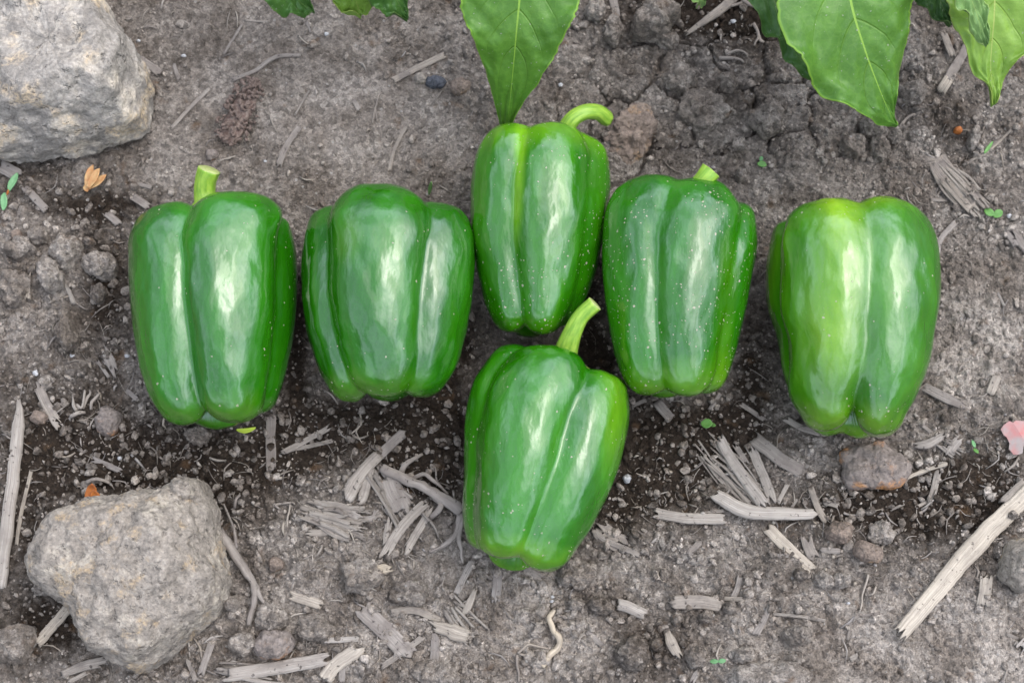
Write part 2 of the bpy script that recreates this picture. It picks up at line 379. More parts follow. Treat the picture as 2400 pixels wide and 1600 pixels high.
def gh(X, Y, arr=None):
    arr = HS if arr is None else arr
    X = np.atleast_1d(X); Y = np.atleast_1d(Y)
    i = np.clip(np.searchsorted(gx, X)-1, 0, len(gx)-2); j = np.clip(np.searchsorted(gy, Y)-1, 0, len(gy)-2)
    fx = (X-gx[i])/(gx[i+1]-gx[i]); fy = (Y-gy[j])/(gy[j+1]-gy[j])
    return (arr[j, i]*(1-fx)+arr[j, i+1]*fx)*(1-fy)+(arr[j+1, i]*(1-fx)+arr[j+1, i+1]*fx)*fy
def on(x, y, dz=0.0):
    p = G(x, y, 0)
    for _ in range(3): p = G(x, y, gh(p[0], p[1])[0]+dz)
    return p
gm = mesh_np('ground', np.stack([XX, YY, HH], -1).reshape(-1, 3), grid_faces(len(gy), len(gx)), attrs={'moist': moist_gap_m.ravel(), 'tone': dust_m.ravel()})
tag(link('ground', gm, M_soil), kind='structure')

# ------------------------------------------------------------------ rocks and clods
def icos(sub):
    import bmesh
    bm = bmesh.new(); bmesh.ops.create_icosphere(bm, subdivisions=sub, radius=1)
    V = np.array([v.co[:] for v in bm.verts]); F = np.array([[v.index for v in f.verts] for f in bm.faces]); bm.free(); return V, F
ICO = {s: icos(s) for s in (1, 2, 3, 4)}
def lump(V, seed, rough=.3, cuts=5, fine=.06):
    r_ = np.random.default_rng(seed); P = V.copy()
    P *= (1+rough*perlin3(V*1.1+seed*3.1)+rough*.5*perlin3(V*2.6+seed*1.7))[:, None]
    for _ in range(cuts):
        n = r_.normal(size=3); n /= np.linalg.norm(n); d = r_.uniform(.55, .85)
        s = P@n-d; P = P-np.clip(s, 0, None)[:, None]*n*.85
    P *= (1+fine*fbm3(V*6+seed, 2))[:, None]
    return P
def outline_rock(name, pts, H, material, label, cat='stone', zbase=.006, seed=1, n=220, m=90, rough=1.0, bury=.25, tilt=(0, 0), flat=.75, group=None, parent=None, strata=0):
    """closed stone with the traced outline as its widest section, a domed top and a buried underside"""
    W = np.array([G(x, y, zbase) for x, y in pts])[:, :2]; c = W.mean(0)
    d = W-c; ang = np.arctan2(d[:, 1], d[:, 0]); rad = np.hypot(d[:, 0], d[:, 1]); o = np.argsort(ang); ang, rad = ang[o], rad[o]
    th = np.linspace(-np.pi, np.pi, n, endpoint=False)
    rho = np.interp(th, np.concatenate([ang-2*np.pi, ang, ang+2*np.pi]), np.tile(rad, 3))
    ks = np.array([1, 2, 1])/4
    for _ in range(2): rho = np.convolve(np.concatenate([rho[-1:], rho, rho[:1]]), ks, 'valid')
    ph = np.linspace(-np.pi/2, np.pi/2, m)
    cr = np.sign(np.cos(ph))*np.abs(np.cos(ph))**flat; sr = np.sign(np.sin(ph))*np.abs(np.sin(ph))**.85
    Rg = cr[:, None]*rho[None]; Zg = (sr*np.where(ph > 0, H, H*bury))[:, None]*np.ones(n)[None]
    P = np.stack([Rg*np.cos(th), Rg*np.sin(th), Zg], -1).reshape(-1, 3)
    s = rho.mean(); q = P/s
    dirn = P/np.maximum(np.linalg.norm(P, axis=1), 1e-6)[:, None]
    k = np.clip(P[:, 2]/H, 0, 1)
    disp = s*rough*(.11*(.25+k)*fbm3(q*1.6+seed, 3)+.035*fbm3(q*6+seed, 4, .6)+.012*fbm3(q*22+seed, 3, .7))
    P = P+dirn*disp[:, None]
    P[:, 2] += P[:, 0]*tilt[0]*k+P[:, 1]*tilt[1]*k
    g0 = gh(c[0], c[1])[0]; base = np.array([c[0], c[1], max(g0, zbase-.004)])
    me = mesh_np(name, P, grid_faces(m, n, True)[:, ::-1][:, ::-1], attrs={'moist': np.full(len(P), .12), 'tone': np.zeros(len(P))})
    o = link(name, me, material, loc=base)
    return tag(o, label, cat, group)
outline_rock('rock', [(-90, 60), (-60, -40), (40, -60), (150, -50), (240, -10), (262, 25), (282, 75), (305, 120), (335, 150), (352, 185), (356, 220), (348, 265), (335, 300), (295, 318), (250, 335), (200, 348), (130, 358), (60, 367), (0, 368), (-60, 340), (-100, 200)],
             .048, M_rock1, 'large pale cream and grey rock cut off by the upper left corner', 'rock', zbase=.012, seed=4.2, n=220, m=100, tilt=(.15, 0), flat=.62)
outline_rock('rock', [(68, 1321), (80, 1290), (102, 1260), (146, 1216), (204, 1182), (250, 1170), (289, 1161), (340, 1151), (384, 1160), (405, 1140), (432, 1127), (465, 1132), (483, 1148), (503, 1180), (512, 1243), (524, 1304), (534, 1355), (531, 1392), (510, 1433), (459, 1484), (408, 1525), (374, 1552), (323, 1573), (282, 1553), (240, 1530), (211, 1505), (190, 1464), (163, 1416), (129, 1400), (92, 1379), (71, 1352)],
             .040, M_rock2, 'large lumpy grey brown rock in the lower left below the first pepper', 'rock', zbase=.010, seed=9.7, n=220, m=100, flat=.66)
def el(cx, cy, rx, ry, n=14, seed=0, j=.16, rot=0):
    r_ = np.random.default_rng(seed+1); o = []
    for i in range(n):
        a = 2*math.pi*i/n; k = 1+r_.uniform(-j, j); x, y = rx*k*math.cos(a), ry*k*math.sin(a)
        o.append((cx+x*math.cos(rot)-y*math.sin(rot), cy+x*math.sin(rot)+y*math.cos(rot)))
    return o
def stone(cx, cy, rx, ry, H, m, label, cat='stone', seed=1, rot=0, name='stone', rough=1.3, z=.001, res=(90, 44), j=.16):
    return outline_rock(name, el(cx, cy, rx, ry, seed=int(seed), rot=rot, j=j), H, m, label, cat, zbase=z, seed=seed, n=res[0], m=res[1], rough=rough)
stone(2048, 1095, 82, 56, .009, M_rock3, 'grey stone with an orange rusty face below the rightmost pepper', seed=12)
stone(452, 1168, 50, 40, .030, M_rock2, 'knobby lump against the upper right of the lower rock', 'soil clod', seed=33.3, name='soil_clod', rough=2.2, z=.008)
stone(2395, 1330, 58, 62, .016, M_rock2, 'angular grey stone at the right edge beside the long pale cane', seed=14)
stone(1020, 190, 24, 14, .004, M_rock4, 'small dark blue grey pebble left of the hanging central leaf', 'pebble', seed=3, name='pebble')
stone(1078, 203, 24, 19, .005, M_rock5, 'small brown angular stone between dark pebble and central leaf', seed=5)
stone(985, 182, 15, 13, .004, M_rock2, 'tiny grey pebble touching the dark blue grey pebble', 'pebble', seed=6, name='pebble')
stone(255, 985, 28, 36, .008, M_rock3, 'rounded ochre stained stone left of the first pepper tip', seed=8)
stone(90, 978, 20, 16, .005, M_rock5, 'small smooth stone by the torn straw strap at left', seed=9)
stone(646, 1508, 50, 36, .009, M_rock3, 'yellow brown stone right of the lower rock', seed=21)
stone(648, 1322, 18, 18, .006, M_rock5, 'small rounded pinkish stone right of the root beside the lower rock', seed=22)
stone(1480, 318, 52, 84, .009, M_rock5, 'brown cracked lump between the curved stem and cracked soil', seed=24, rough=2.4, rot=.3)
stone(497, 365, 16, 13, .004, M_rock3, 'small rusty stone just above the first pepper stem', seed=26)
stone(2246, 305, 9, 8, .004, M_rust, 'tiny bright orange pebble in a soil hollow at right', 'pebble', seed=27, name='pebble')
stone(1965, 1250, 34, 26, .009, M_rock5, 'rough tan and brown lump beside the soil crevice', seed=28, rough=2.2)
stone(2030, 1295, 40, 22, .006, M_rock5, 'flat pinkish tan stone below the rough brown lump', seed=29, rot=.5)
stone(1470, 1120, 10, 10, .004, M_white, 'small whitish pebble right of the front pepper', 'pebble', seed=30, name='pebble')
stone(45, 556, 13, 13, .004, M_rock5, 'small peach coloured stone at the left edge', seed=31)
# soil clods seen large: each its own thing
CL = [(1531, 62, 60, 36, .011, -.5, 'largest grey soil clod at the top between the two big leaves'), (1395, 28, 22, 26, .006, 0, 'grey clod right of the central leaf at the top edge'),
      (1438, 80, 22, 34, .006, 0, 'brownish clod below the short grey strip at the top'), (1565, 100, 26, 18, .005, .3, 'small clod tucked under the largest top clod'),
      (1650, 265, 62, 45, .006, 0, 'broad flat cracked clod above the fourth pepper'), (1700, 200, 26, 22, .006, .4, 'wedge of soil above the broad flat clod'),
      (1795, 285, 36, 42, .006, .2, 'rounded flat clod right of the broad cracked clod'), (1590, 190, 38, 30, .005, 0, 'flat clod left of the soil crack at the top'),
      (2045, 305, 32, 24, .007, .6, 'oval clod just below the tip of the large right leaf'), (2000, 345, 28, 26, .006, 0, 'cracked clod below left of the right leaf tip'),
      (2062, 350, 24, 30, .006, 0, 'upright clod under the oval clod'), (2092, 322, 18, 18, .005, 0, 'small clod right of the oval clod'),
      (2135, 225, 28, 28, .005, 0, 'round clod beside the large right leaf near its tip'), (1737, 412, 14, 14, .005, 0, 'small round clod between the fourth pepper stem and the sprout'),
      (165, 600, 34, 40, .013, .1, 'tallest clod in the heap left of the first pepper'), (240, 625, 38, 30, .009, .3, 'wide clod in the heap nearest the first pepper'),
      (130, 650, 26, 42, .011, -.2, 'steep clod at the centre of the left heap'), (55, 590, 34, 26, .008, 0, 'pale clod at the left side of the heap'), (95, 560, 26, 20, .007, 0, 'clod at the top of the left heap'),
      (40, 680, 34, 44, .008, 0, 'pale crumbly clod at the left edge below the heap'), (162, 788, 24, 36, .011, -.2, 'grey potato shaped clod standing alone left of the first pepper'),
      (155, 745, 14, 16, .008, 0, 'knob of soil on top of the potato shaped clod'), (232, 690, 18, 24, .006, .3, 'flat dark clod under the left heap'),
      (215, 575, 14, 10, .006, 0, 'smooth oval crumb above the left heap'), (30, 1510, 62, 46, .012, -.3, 'large grey clod in the bottom left corner'),
      (470, 1020, 30, 20, .006, 0, 'crumbly clod right under the first pepper tip'), (545, 1415, 22, 20, .008, .3, 'clod right of the lower rock at its waist'),
      (640, 1450, 40, 34, .009, 0, 'clod above the yellow brown stone'), (740, 1475, 46, 32, .009, 0, 'rounded clod right of the yellow brown stone'), (575, 1510, 34, 28, .009, 0, 'hollow looking clod left of the yellow brown stone'),
      (850, 1350, 46, 40, .010, 0, 'pale clod below the leaf shaped straw chip'), (960, 1395, 52, 30, .007, 0, 'dark split clod under the front pepper left side'),
      (1350, 1345, 44, 36, .008, 0, 'pale crumbly clod at the right of the front pepper tip'), (1350, 1415, 20, 16, .005, 0, 'light clod above the yellow twig'),
      (1410, 1420, 34, 22, .006, .2, 'dark brown clod left of the pale cane stub'), (1480, 1530, 44, 40, .012, 0, 'dark wet clod at the bottom right of centre'),
      (1535, 1510, 18, 16, .008, 0, 'light clod on the right of the dark wet clod'), (1630, 1540, 24, 26, .010, 0, 'rounded upright clod near the bottom edge by the mint leaf'),
      (1655, 1446, 18, 15, .007, 0, 'clod below the broad pinkish stalk'), (1710, 1425, 16, 15, .006, 0, 'clod beyond the end of the broad pinkish stalk'),
      (1865, 1490, 32, 26, .010, 0, 'blue grey round clod below the thin straw'), (1872, 1348, 20, 14, .006, 0, 'small dark clod at the tip of the spotted pale strip'),
      (1928, 1360, 26, 22, .006, .3, 'light clod right of the spotted pale strip'), (1970, 1360, 24, 18, .006, -.5, 'slanted light clod beside the pale one'),
      (2065, 1250, 32, 26, .007, 0, 'grey clod above the flat pinkish tan stone'), (1740, 1535, 26, 20, .008, 0, 'clod above the mint leaf'), (1800, 1585, 100, 34, .010, 0, 'wide flat clod at the bottom edge under the straw scraps'),
      (2365, 1210, 12, 12, .006, 0, 'clod beside the upper end of the long cane'), (1585, 1450, 14, 16, .006, 0, 'clod right of the pale cane stub'),
      (1260, 1545, 32, 26, .004, 0, 'low pale clod left of the yellow twig end'), (1020, 1580, 60, 26, .008, 0, 'broad clod at the bottom edge beside the big flat strip'),
      (100, 1380, 22, 16, .006, 0, 'clod at the left foot of the lower rock'), (1730, 340, 20, 18, .005, 0, 'clod below the rounded flat clod'), (2280, 330, 14, 26, .006, 0, 'clod beside the hollow at right')]
for i, (cx, cy, rx, ry, H, rot, lb) in enumerate(CL):
    H = H*1.5 if cy < 430 and cx > 1380 else H*1.1
    o = stone(cx, cy, rx, ry, H, M_clod, lb, 'soil clod', seed=40+i*1.37, rot=rot, name='soil_clod', rough=2.7, z=0, res=(60, 28), j=.2)
    a = o.data.attributes['moist']; mv = .40 if 'dark' in lb else (.0 if 'pale' in lb or 'light' in lb else .12)
    a.data.foreach_set('value', np.full(len(a.data), mv, np.float32))

# ------------------------------------------------------------------ peppers
def catm(keys, t):
    k = np.array(keys, float); x = k[:, 0]
    out_ = []
    for c in range(1, k.shape[1]):
        y = k[:, c]; m = np.gradient(y, x); i = np.clip(np.searchsorted(x, t)-1, 0, len(x)-2); h = x[i+1]-x[i]; s = np.clip((t-x[i])/h, 0, 1)
        out_.append((2*s**3-3*s**2+1)*y[i]+(s**3-2*s**2+s)*h*m[i]+(-2*s**3+3*s**2)*y[i+1]+(s**3-s**2)*h*m[i+1])
    return out_[0] if len(out_) == 1 else np.stack(out_, -1)
def pepper(T, B, W, lobes, sides, label, mats, zc=.034, kk=.0015, yellow=None, fleckf=None, nu=190, nt_=190, drop=0.0, seed=1.0, dents=1.0):
    """T,B: top and bottom of the fruit in the picture at mid height; lobes: chains of balls round the axis, blended;
    sides: (y, left, right) of the fruit"""
    T3, B3 = G(T[0], T[1], zc), G(B[0], B[1], zc-drop)
    L = np.linalg.norm(B3-T3); A = (B3-T3)/L; S = np.cross(A, [0, 0, 1.]); S /= np.linalg.norm(S); S = -S if S[0] < 0 else S
    U = np.cross(S, A); U = -U if U[2] < 0 else U
    Wm = W*PX; chains = []; dz = 0
    for lb in lobes:
        u0, u1 = lb.get('u', (0, 1)); s = lb.get('s', 1.0)
        t = np.linspace(0, 1, 26)
        ang = np.radians(catm(lb['a'], t)) if isinstance(lb['a'], list) else np.full(26, R_(lb['a']))
        prof = catm(lb.get('p', [(0, .53, .32), (.12, .57, .38), (.35, .59, .40), (.65, .56, .38), (.88, .49, .32), (1, .44, .28)]), t)
        Rr, ar = prof[:, 0]*Wm*lb.get('R', 1), prof[:, 1]*Wm*s
        top = u0*L+ar[0]; bot = u1*L-ar[-1]; ax = top+(bot-top)*t
        dl_ = R_(lb.get('w', 11))
        for sg in (-1, 1):
            c = T3+A*ax[:, None]+S*(Rr*np.sin(ang+sg*dl_))[:, None]+U*(Rr*np.cos(ang+sg*dl_))[:, None]
            chains.append((c, ar))
    def F(P):
        ds = []
        for c, r in chains:
            best = None
            for i in range(len(c)-1):
                e = c[i+1]-c[i]; q = P-c[i]; tt = np.clip((q@e)/(e@e), 0, 1)
                d = np.linalg.norm(q-tt[:, None]*e, axis=1)-(r[i]+(r[i+1]-r[i])*tt)
                best = d if best is None else np.minimum(best, d)
            ds.append(best)
        D = np.stack(ds); m1 = np.minimum(D[0::2], D[1::2]); D = m1-.0022*np.log(np.exp(-(D[0::2]-m1)/.0022)+np.exp(-(D[1::2]-m1)/.0022))
        mn = D.min(0); k = kk*.5
        return mn-k*np.log(np.exp(-(D-mn)/k).sum(0))
    ph = np.linspace(0, np.pi, nu)[1:-1]; ph = np.concatenate([[.004], ph, [np.pi-.004]])
    th = np.linspace(0, 2*np.pi, nt_, endpoint=False)
    PH, TH = np.meshgrid(ph, th, indexing='ij')
    C0 = T3+A*(L*.5); seg = L*.24
    O = C0-A*(seg*np.cos(PH))[..., None]
    D = -A*np.cos(PH)[..., None]+(S*np.sin(TH)[..., None]+U*np.cos(TH)[..., None])*np.sin(PH)[..., None]
    O = O.reshape(-1, 3); D = D.reshape(-1, 3)
    lo = np.zeros(len(O)); hi = np.full(len(O), L*.62)
    for _ in range(17):
        mid = (lo+hi)/2; f = F(O+D*mid[:, None]); lo = np.where(f < 0, mid, lo); hi = np.where(f < 0, hi, mid)
    r = ((lo+hi)/2).reshape(nu, nt_); kw = np.hanning(15)[1:-1]; kw /= kw.sum(); rp = np.pad(r, ((6, 6), (0, 0)), 'edge')
    r = sum(kw[i]*rp[i:i+nu] for i in range(13)).ravel()
    P = O+D*r[:, None]
    # soft dents along the length
    q = np.stack([(P-C0)@S, (P-C0)@A*.45, (P-C0)@U], -1)
    P = P+D*(dents*(.0010*fbm3(q*45+seed*7, 2)+.00045*fbm3(q*130+seed*3, 2)))[:, None]
    # rest on the soil, then fit the length and the flanks
    gz_ = gh(P[:, 0].mean(), P[:, 1].mean())[0]; dz = gz_-.0035-P[:, 2].min(); P = P+FW*0; P[:, 2] += dz
    x, y, dep = proj(P); y0_, y1_ = y.min(), y.max(); ty = T[1]+(y-y0_)/(y1_-y0_)*(B[1]-T[1]); P[:, 1] -= (ty-y)*K*dep/CT
    sd_ = np.array(sides, float); x, y, dep = proj(P); yb = np.linspace(sd_[0, 0], sd_[-1, 0], 40); dl, dr = [], []
    for yy in yb:
        m_ = abs(y-yy) < 10; a, b_ = x[m_].min(), x[m_].max(); tl, tr_ = np.interp(yy, sd_[:, 0], sd_[:, 1]), np.interp(yy, sd_[:, 0], sd_[:, 2])
        dl.append((a, tl)); dr.append((b_, tr_))
    dl = np.array(dl); dr = np.array(dr)
    kf = np.array([1, 2, 3, 2, 1])/9
    sm = lambda v: np.convolve(np.pad(v, 2, 'edge'), kf, 'valid')
    a = np.interp(y, yb, sm(dl[:, 0])); tl = np.interp(y, yb, sm(dl[:, 1])); b_ = np.interp(y, yb, sm(dr[:, 0])); tr_ = np.interp(y, yb, sm(dr[:, 1]))
    f = np.clip((x-a)/(b_-a), 0, 1); dx = (tl-a)*(1-f)+(tr_-b_)*f
    P[:, 0] += dx*K*dep
    u = ((P-T3)@A)/L; xn = ((P-T3)@S)/Wm
    zmin = P[:, 2].min(); g = gh(P[:, 0].mean(), P[:, 1].mean())[0]
    base = np.array([P[:, 0].mean(), P[:, 1].mean(), zmin])
    yl = np.clip(yellow(u, xn, P), 0, 1) if yellow else np.zeros(len(P)); fl = np.clip(fleckf(u, xn), 0, 1) if fleckf else np.full(len(P), .15)
    e = empty('bell_pepper', base, label, 'bell pepper', 'green bell peppers laid out on the soil')
    F4 = grid_faces(nu, nt_, True)
    me = mesh_np('body', P-base, F4, attrs={'yellow': yl, 'fleck': fl}); link('body', me, mats, e)
    return e, (base, dz)
def tube(pts, rad, n=14, seg=24, ell=1.0, ridges=0.0, seed=0, cap=True, flare=None):
    """pts (k,3), rad (k) -> V,F,uv"""
    pts = np.asarray(pts, float); t = np.linspace(0, 1, len(pts)); tt = np.linspace(0, 1, seg)
    C = catm(np.column_stack([t, pts]), tt); Rd = np.interp(tt, t, rad) if np.ndim(rad) else np.full(seg, rad)
    T_ = np.gradient(C, axis=0); T_ /= np.linalg.norm(T_, axis=1)[:, None]
    ref = np.array([0, 0, 1.]); Nn = np.cross(T_, ref); l = np.linalg.norm(Nn, axis=1); Nn[l < 1e-3] = [1, 0, 0]; Nn /= np.linalg.norm(Nn, axis=1)[:, None]
    Bn = np.cross(Nn, T_)
    a = np.linspace(0, 2*np.pi, n, endpoint=False); r_ = np.random.default_rng(seed); rk = 1+ridges*r_.uniform(-1, 1, n)
    V = C[:, None]+(Nn[:, None]*(np.cos(a)*rk)[None, :, None]+Bn[:, None]*(np.sin(a)*rk*ell)[None, :, None])*Rd[:, None, None]
    Ls = np.concatenate([[0], np.cumsum(np.linalg.norm(np.diff(C, axis=0), axis=1))])*100
    uv = np.stack([np.tile(a/(2*np.pi), (seg, 1)), np.tile(Ls[:, None], (1, n))], -1)
    V = V.reshape(-1, 3); uv = uv.reshape(-1, 2); F = grid_faces(seg, n, True)
    if cap:
        k = len(V); V = np.vstack([V, C[0], C[-1]]); uv = np.vstack([uv, [0, 0], [0, Ls[-1]]])
        j = np.arange(n); j2 = (j+1) % n; e = (seg-1)*n
        F = np.vstack([F, np.stack([np.full(n, k), j2, j, j], -1), np.stack([np.full(n, k+1), e+j, e+j2, e+j2], -1)])
    return V, F, uv
def tri_quads(F):  # degenerate quads -> keep as quads list for mesh via polygons; split properly
    F = np.asarray(F); d = F[:, 2] == F[:, 3]
    q = F[~d]; t = F[d][:, :3]
    return np.vstack([q[:, [0, 1, 2]], q[:, [0, 2, 3]], t])
def join(parts):
    Vs, Fs, Us, k = [], [], [], 0
    for V, F, uv in parts: Vs.append(V); Fs.append(F+k); Us.append(uv); k += len(V)
    return np.vstack(Vs), np.vstack(Fs), np.vstack(Us)
def stem(e, base, pts, rad, zs, label=None, calyx=True, name='stem', cut=True, ell=.92):
    base, dz = base; P = np.array([G(x, y, z+dz*.7) for (x, y), z in zip(pts, zs)])
    V, F, uv = tube(P-base, np.array(rad)*PX, n=20, seg=34, ridges=.10, seed=3, ell=ell)
    so = link('stem', mesh_np('stem', V, tri_quads(F), uv), M_stem, e)
    # cut face at the tip
    d = P[-1]-P[-2]; d /= np.linalg.norm(d)
    V, F, uv = tube(np.array([P[-1]-base, P[-1]-base+d*.0003]), np.array([rad[-1]*.96, rad[-1]*.9])*PX, n=20, seg=3, ridges=.08, seed=5, ell=ell)
    link('cut_end', mesh_np('cut_end', V, tri_quads(F), uv), M_stem_tan, so)
    # calyx collar hugging the foot of the stem
    d0 = P[1]-P[0]; d0 /= np.linalg.norm(d0)
    V, F, uv = tube(np.array([P[0]-base-d0*.002, P[0]-base+d0*.001, P[0]-base+d0*.003, P[0]-base+d0*.0055]), np.array([rad[0]*2.0, rad[0]*1.9, rad[0]*1.4, rad[0]*.95])*PX, n=20, seg=12, ridges=.14, seed=8, ell=.9)
    link('calyx', mesh_np('calyx', V, tri_quads(F), uv), M_stem, e)

S_ = 1.0204
v2s = lambda L: [tuple(q*S_ for q in r) for r in L]
DK = (.010, .098, .001); LT = (.022, .160, .003); YL = (.17, .36, .012)
PM = [pepper_mat('pepper_skin_%s' % w_, d, l, y, f, s) for w_, d, l, y, f, s in (
    ('plain', DK, LT, YL, .5, 1.0), ('dark', (.009, .090, .001), (.021, .148, .003), YL, .6, 2.0), ('speckled', (.014, .110, .001), (.034, .180, .003), (.16, .38, .01), 2.2, 3.0),
    ('speckled_dark', (.010, .100, .001), (.024, .160, .003), YL, 1.8, 4.0), ('yellowing', (.018, .115, .002), (.045, .19, .005), (.27, .47, .012), .9, 5.0), ('front', (.012, .110, .001), (.028, .175, .003), YL, 1.1, 6.0))]
top_y = lambda a, b: (lambda u, x, P: (1-sstep(a, b, u)))
# 1 leftmost
e, b = pepper((490, 449), (500, 1006), 199, [
    dict(a=[(0, -50), (.5, -56), (1, -62)], u=(.030, .985), s=1.04), dict(a=[(0, 28), (.5, 27), (1, 34)], u=(0, 1.0), s=1.06),
    dict(a=[(0, 100), (1, 110)], u=(.06, .93), s=.95), dict(a=195, u=(.05, .97), s=.95)],
    [(480, 345, 661), (510, 316, 682), (540, 299, 690), (584, 298, 696), (635, 300, 699), (686, 303, 697), (737, 308, 694), (788, 313, 689), (822, 318, 684), (873, 327, 673), (934, 347, 655), (965, 369, 642)],
    'leftmost green pepper with a short upright stem and one long groove', PM[0], yellow=lambda u, x, P: .25*sstep(.8, 1, u)+.2*np.exp(-((u-.05)/.1)**2), fleckf=lambda u, x: .12+.5*sstep(.3, .9, x), seed=1)
stem(e, b, [(484, 500), (480, 455), (482, 425), (490, 398)], [27, 25.5, 24.5, 26], [.038, .040, .043, .046])
# 2
e, b = pepper((900, 431), (885, 942), 202, [
    dict(a=[(0, -4), (.5, -9), (1, -5)], u=(0, 1.0), s=1.05), dict(a=[(0, -78), (1, -72)], u=(.06, 1.0), s=.98), dict(a=[(0, 66), (.5, 64), (1, 62)], u=(.045, .98), s=1.0), dict(a=185, u=(.05, .95), s=.95)],
    v2s([(480, 715, 1070), (500, 702, 1082), (530, 696, 1090), (600, 691, 1092), (680, 693, 1086), (760, 702, 1074), (830, 722, 1058), (870, 738, 1038), (890, 750, 1020)]),
    'second green pepper from the left, three lobes up and no stem in view', PM[1], yellow=lambda u, x, P: .2*sstep(.82, 1, u)+.25*np.exp(-((x+.25)/.2)**2-((u-.35)/.15)**2), fleckf=lambda u, x: .1+.2*sstep(.6, 1, u), seed=2)
stem(e, b, [(900, 520), (900, 500), (900, 482), (900, 472)], [24, 22, 20, 20], [.028, .026, .022, .018])
# 3 top centre
e, b = pepper((1270, 286), (1250, 791), 166, [
    dict(a=[(0, -50), (.5, -58), (1, -56)], u=(0, .985), s=1.0), dict(a=[(0, 12), (.5, 16), (1, 22)], u=(.01, 1.0), s=1.08), dict(a=[(0, 62), (1, 76)], u=(.03, .94), s=1.0), dict(a=190, u=(.05, .95), s=.95)],
    v2s([(318, 1104, 1380), (340, 1094, 1397), (370, 1086, 1402), (430, 1080, 1403), (500, 1080, 1394), (560, 1085, 1385), (620, 1093, 1372), (680, 1107, 1352), (720, 1120, 1332), (745, 1135, 1310)]),
    'uppermost green pepper with a curled stem and pale dirt flecks', PM[2], zc=.034, yellow=lambda u, x, P: .95*np.exp(-((x+.28)/.07)**2)*(1-sstep(.45, .75, u))+.55*(1-sstep(.05, .28, u))+.2*sstep(.85, 1, u),
    fleckf=lambda u, x: .35+.65*sstep(.3, .8, u)*(1-.3*sstep(.2, .5, abs(x))), seed=3)
stem(e, b, [(1315, 330), (1328, 300), (1345, 277), (1372, 263), (1402, 264), (1424, 280)], [25, 21, 19, 18, 18, 18], [.040, .044, .047, .047, .043, .037])
# 4
e, b = pepper((1585, 409), (1588, 932), 180, [
    dict(a=[(0, -48), (.5, -54), (1, -56)], u=(-.008, .985), s=1.0), dict(a=[(0, 6), (.5, 14), (1, 18)], u=(.03, 1.0), s=1.02), dict(a=[(0, 68), (.5, 68), (1, 74)], u=(.10, .97), s=.96), dict(a=190, u=(.05, .95), s=.95)],
    v2s([(470, 1391, 1734), (490, 1387, 1740), (520, 1384, 1743), (570, 1382, 1741), (620, 1383, 1730), (700, 1390, 1716), (760, 1398, 1704), (820, 1411, 1690), (860, 1424, 1677), (878, 1434, 1668)]),
    'speckled green pepper with a broken pale stem, right of the uppermost one', PM[3], yellow=lambda u, x, P: .35*sstep(.8, 1, u)+.2*np.exp(-((x-.5)/.2)**2)*sstep(.2, .5, u), fleckf=lambda u, x: .5+.3*sstep(.2, .6, u), seed=4)
stem(e, b, [(1600, 480), (1628, 446), (1650, 420), (1666, 401)], [24, 22, 22, 25], [.044, .052, .057, .058])
# 5 rightmost
e, b = pepper((2005, 460), (1995, 1028), 205, [
    dict(a=[(0, -32), (.5, -38), (.8, -44), (1, -56)], u=(.012, .97), s=1.06), dict(a=[(0, 32), (.5, 36), (.8, 40), (1, 52)], u=(0, .98), s=1.06), dict(a=[(0, -104), (1, -110)], u=(.05, .86), s=.9), dict(a=[(0, 104), (.5, 108), (1, 130)], u=(.04, .94), s=.92), dict(a=180, u=(.1, .955), s=1.1, w=34, R=.9)],
    v2s([(500, 1788, 2138), (530, 1768, 2152), (580, 1760, 2160), (650, 1757, 2162), (700, 1760, 2160), (740, 1772, 2150), (770, 1784, 2147), (820, 1790, 2140), (860, 1796, 2128), (900, 1806, 2112), (940, 1826, 2090), (958, 1842, 2078)]),
    'rightmost green pepper, the widest, with a yellowing shoulder', PM[4], zc=.036, yellow=lambda u, x, P: 1.0*np.exp(-((u-.01)/.08)**2-((x+.1)/.45)**2)+.55*np.exp(-((u-.18)/.2)**2-((x+.3)/.22)**2)+.45*np.exp(-((u-.6)/.2)**2-((x+.35)/.25)**2)+.07+.25*sstep(.85, 1, u)+.3*sstep(.75, 1, abs(x)),
    fleckf=lambda u, x: .25+.6*sstep(.75, .95, u), seed=5)
stem(e, b, [(2000, 560), (2000, 530), (2000, 512), (2000, 500)], [24, 22, 20, 20], [.030, .027, .022, .018])
# 6 front
e, b = pepper((1312, 806), (1222, 1340), 188, [
    dict(a=[(0, -22), (.5, -28), (.8, -26), (1, -28)], u=(.0, .965), s=1.06), dict(a=[(0, 52), (.5, 50), (1, 46)], u=(.075, .985), s=1.02), dict(a=[(0, -88), (.5, -92), (1, -84)], u=(-.02, .93), s=.96), dict(a=[(0, 112), (1, 120)], u=(.04, .9), s=.9), dict(a=190, u=(.06, .985), s=.85)],
    [(890, 1106, 1473), (924, 1096, 1476), (958, 1091, 1477), (1009, 1087, 1472), (1053, 1087, 1463), (1093, 1088, 1453), (1141, 1085, 1436), (1178, 1083, 1419), (1219, 1083, 1399), (1260, 1090, 1375), (1285, 1100, 1357)],
    'front green pepper lying below the others with a long pale stem', PM[5], zc=.036, yellow=lambda u, x, P: .45*np.exp(-((x-.75)/.25)**2)*(1-sstep(.3, .7, u))+.4*sstep(.82, .95, u), fleckf=lambda u, x: .3+.5*sstep(.6, .95, u), seed=6)
stem(e, b, [(1318, 865), (1328, 820), (1342, 780), (1362, 742), (1394, 712)], [37, 27, 22, 19, 19], [.040, .044, .049, .053, .056])

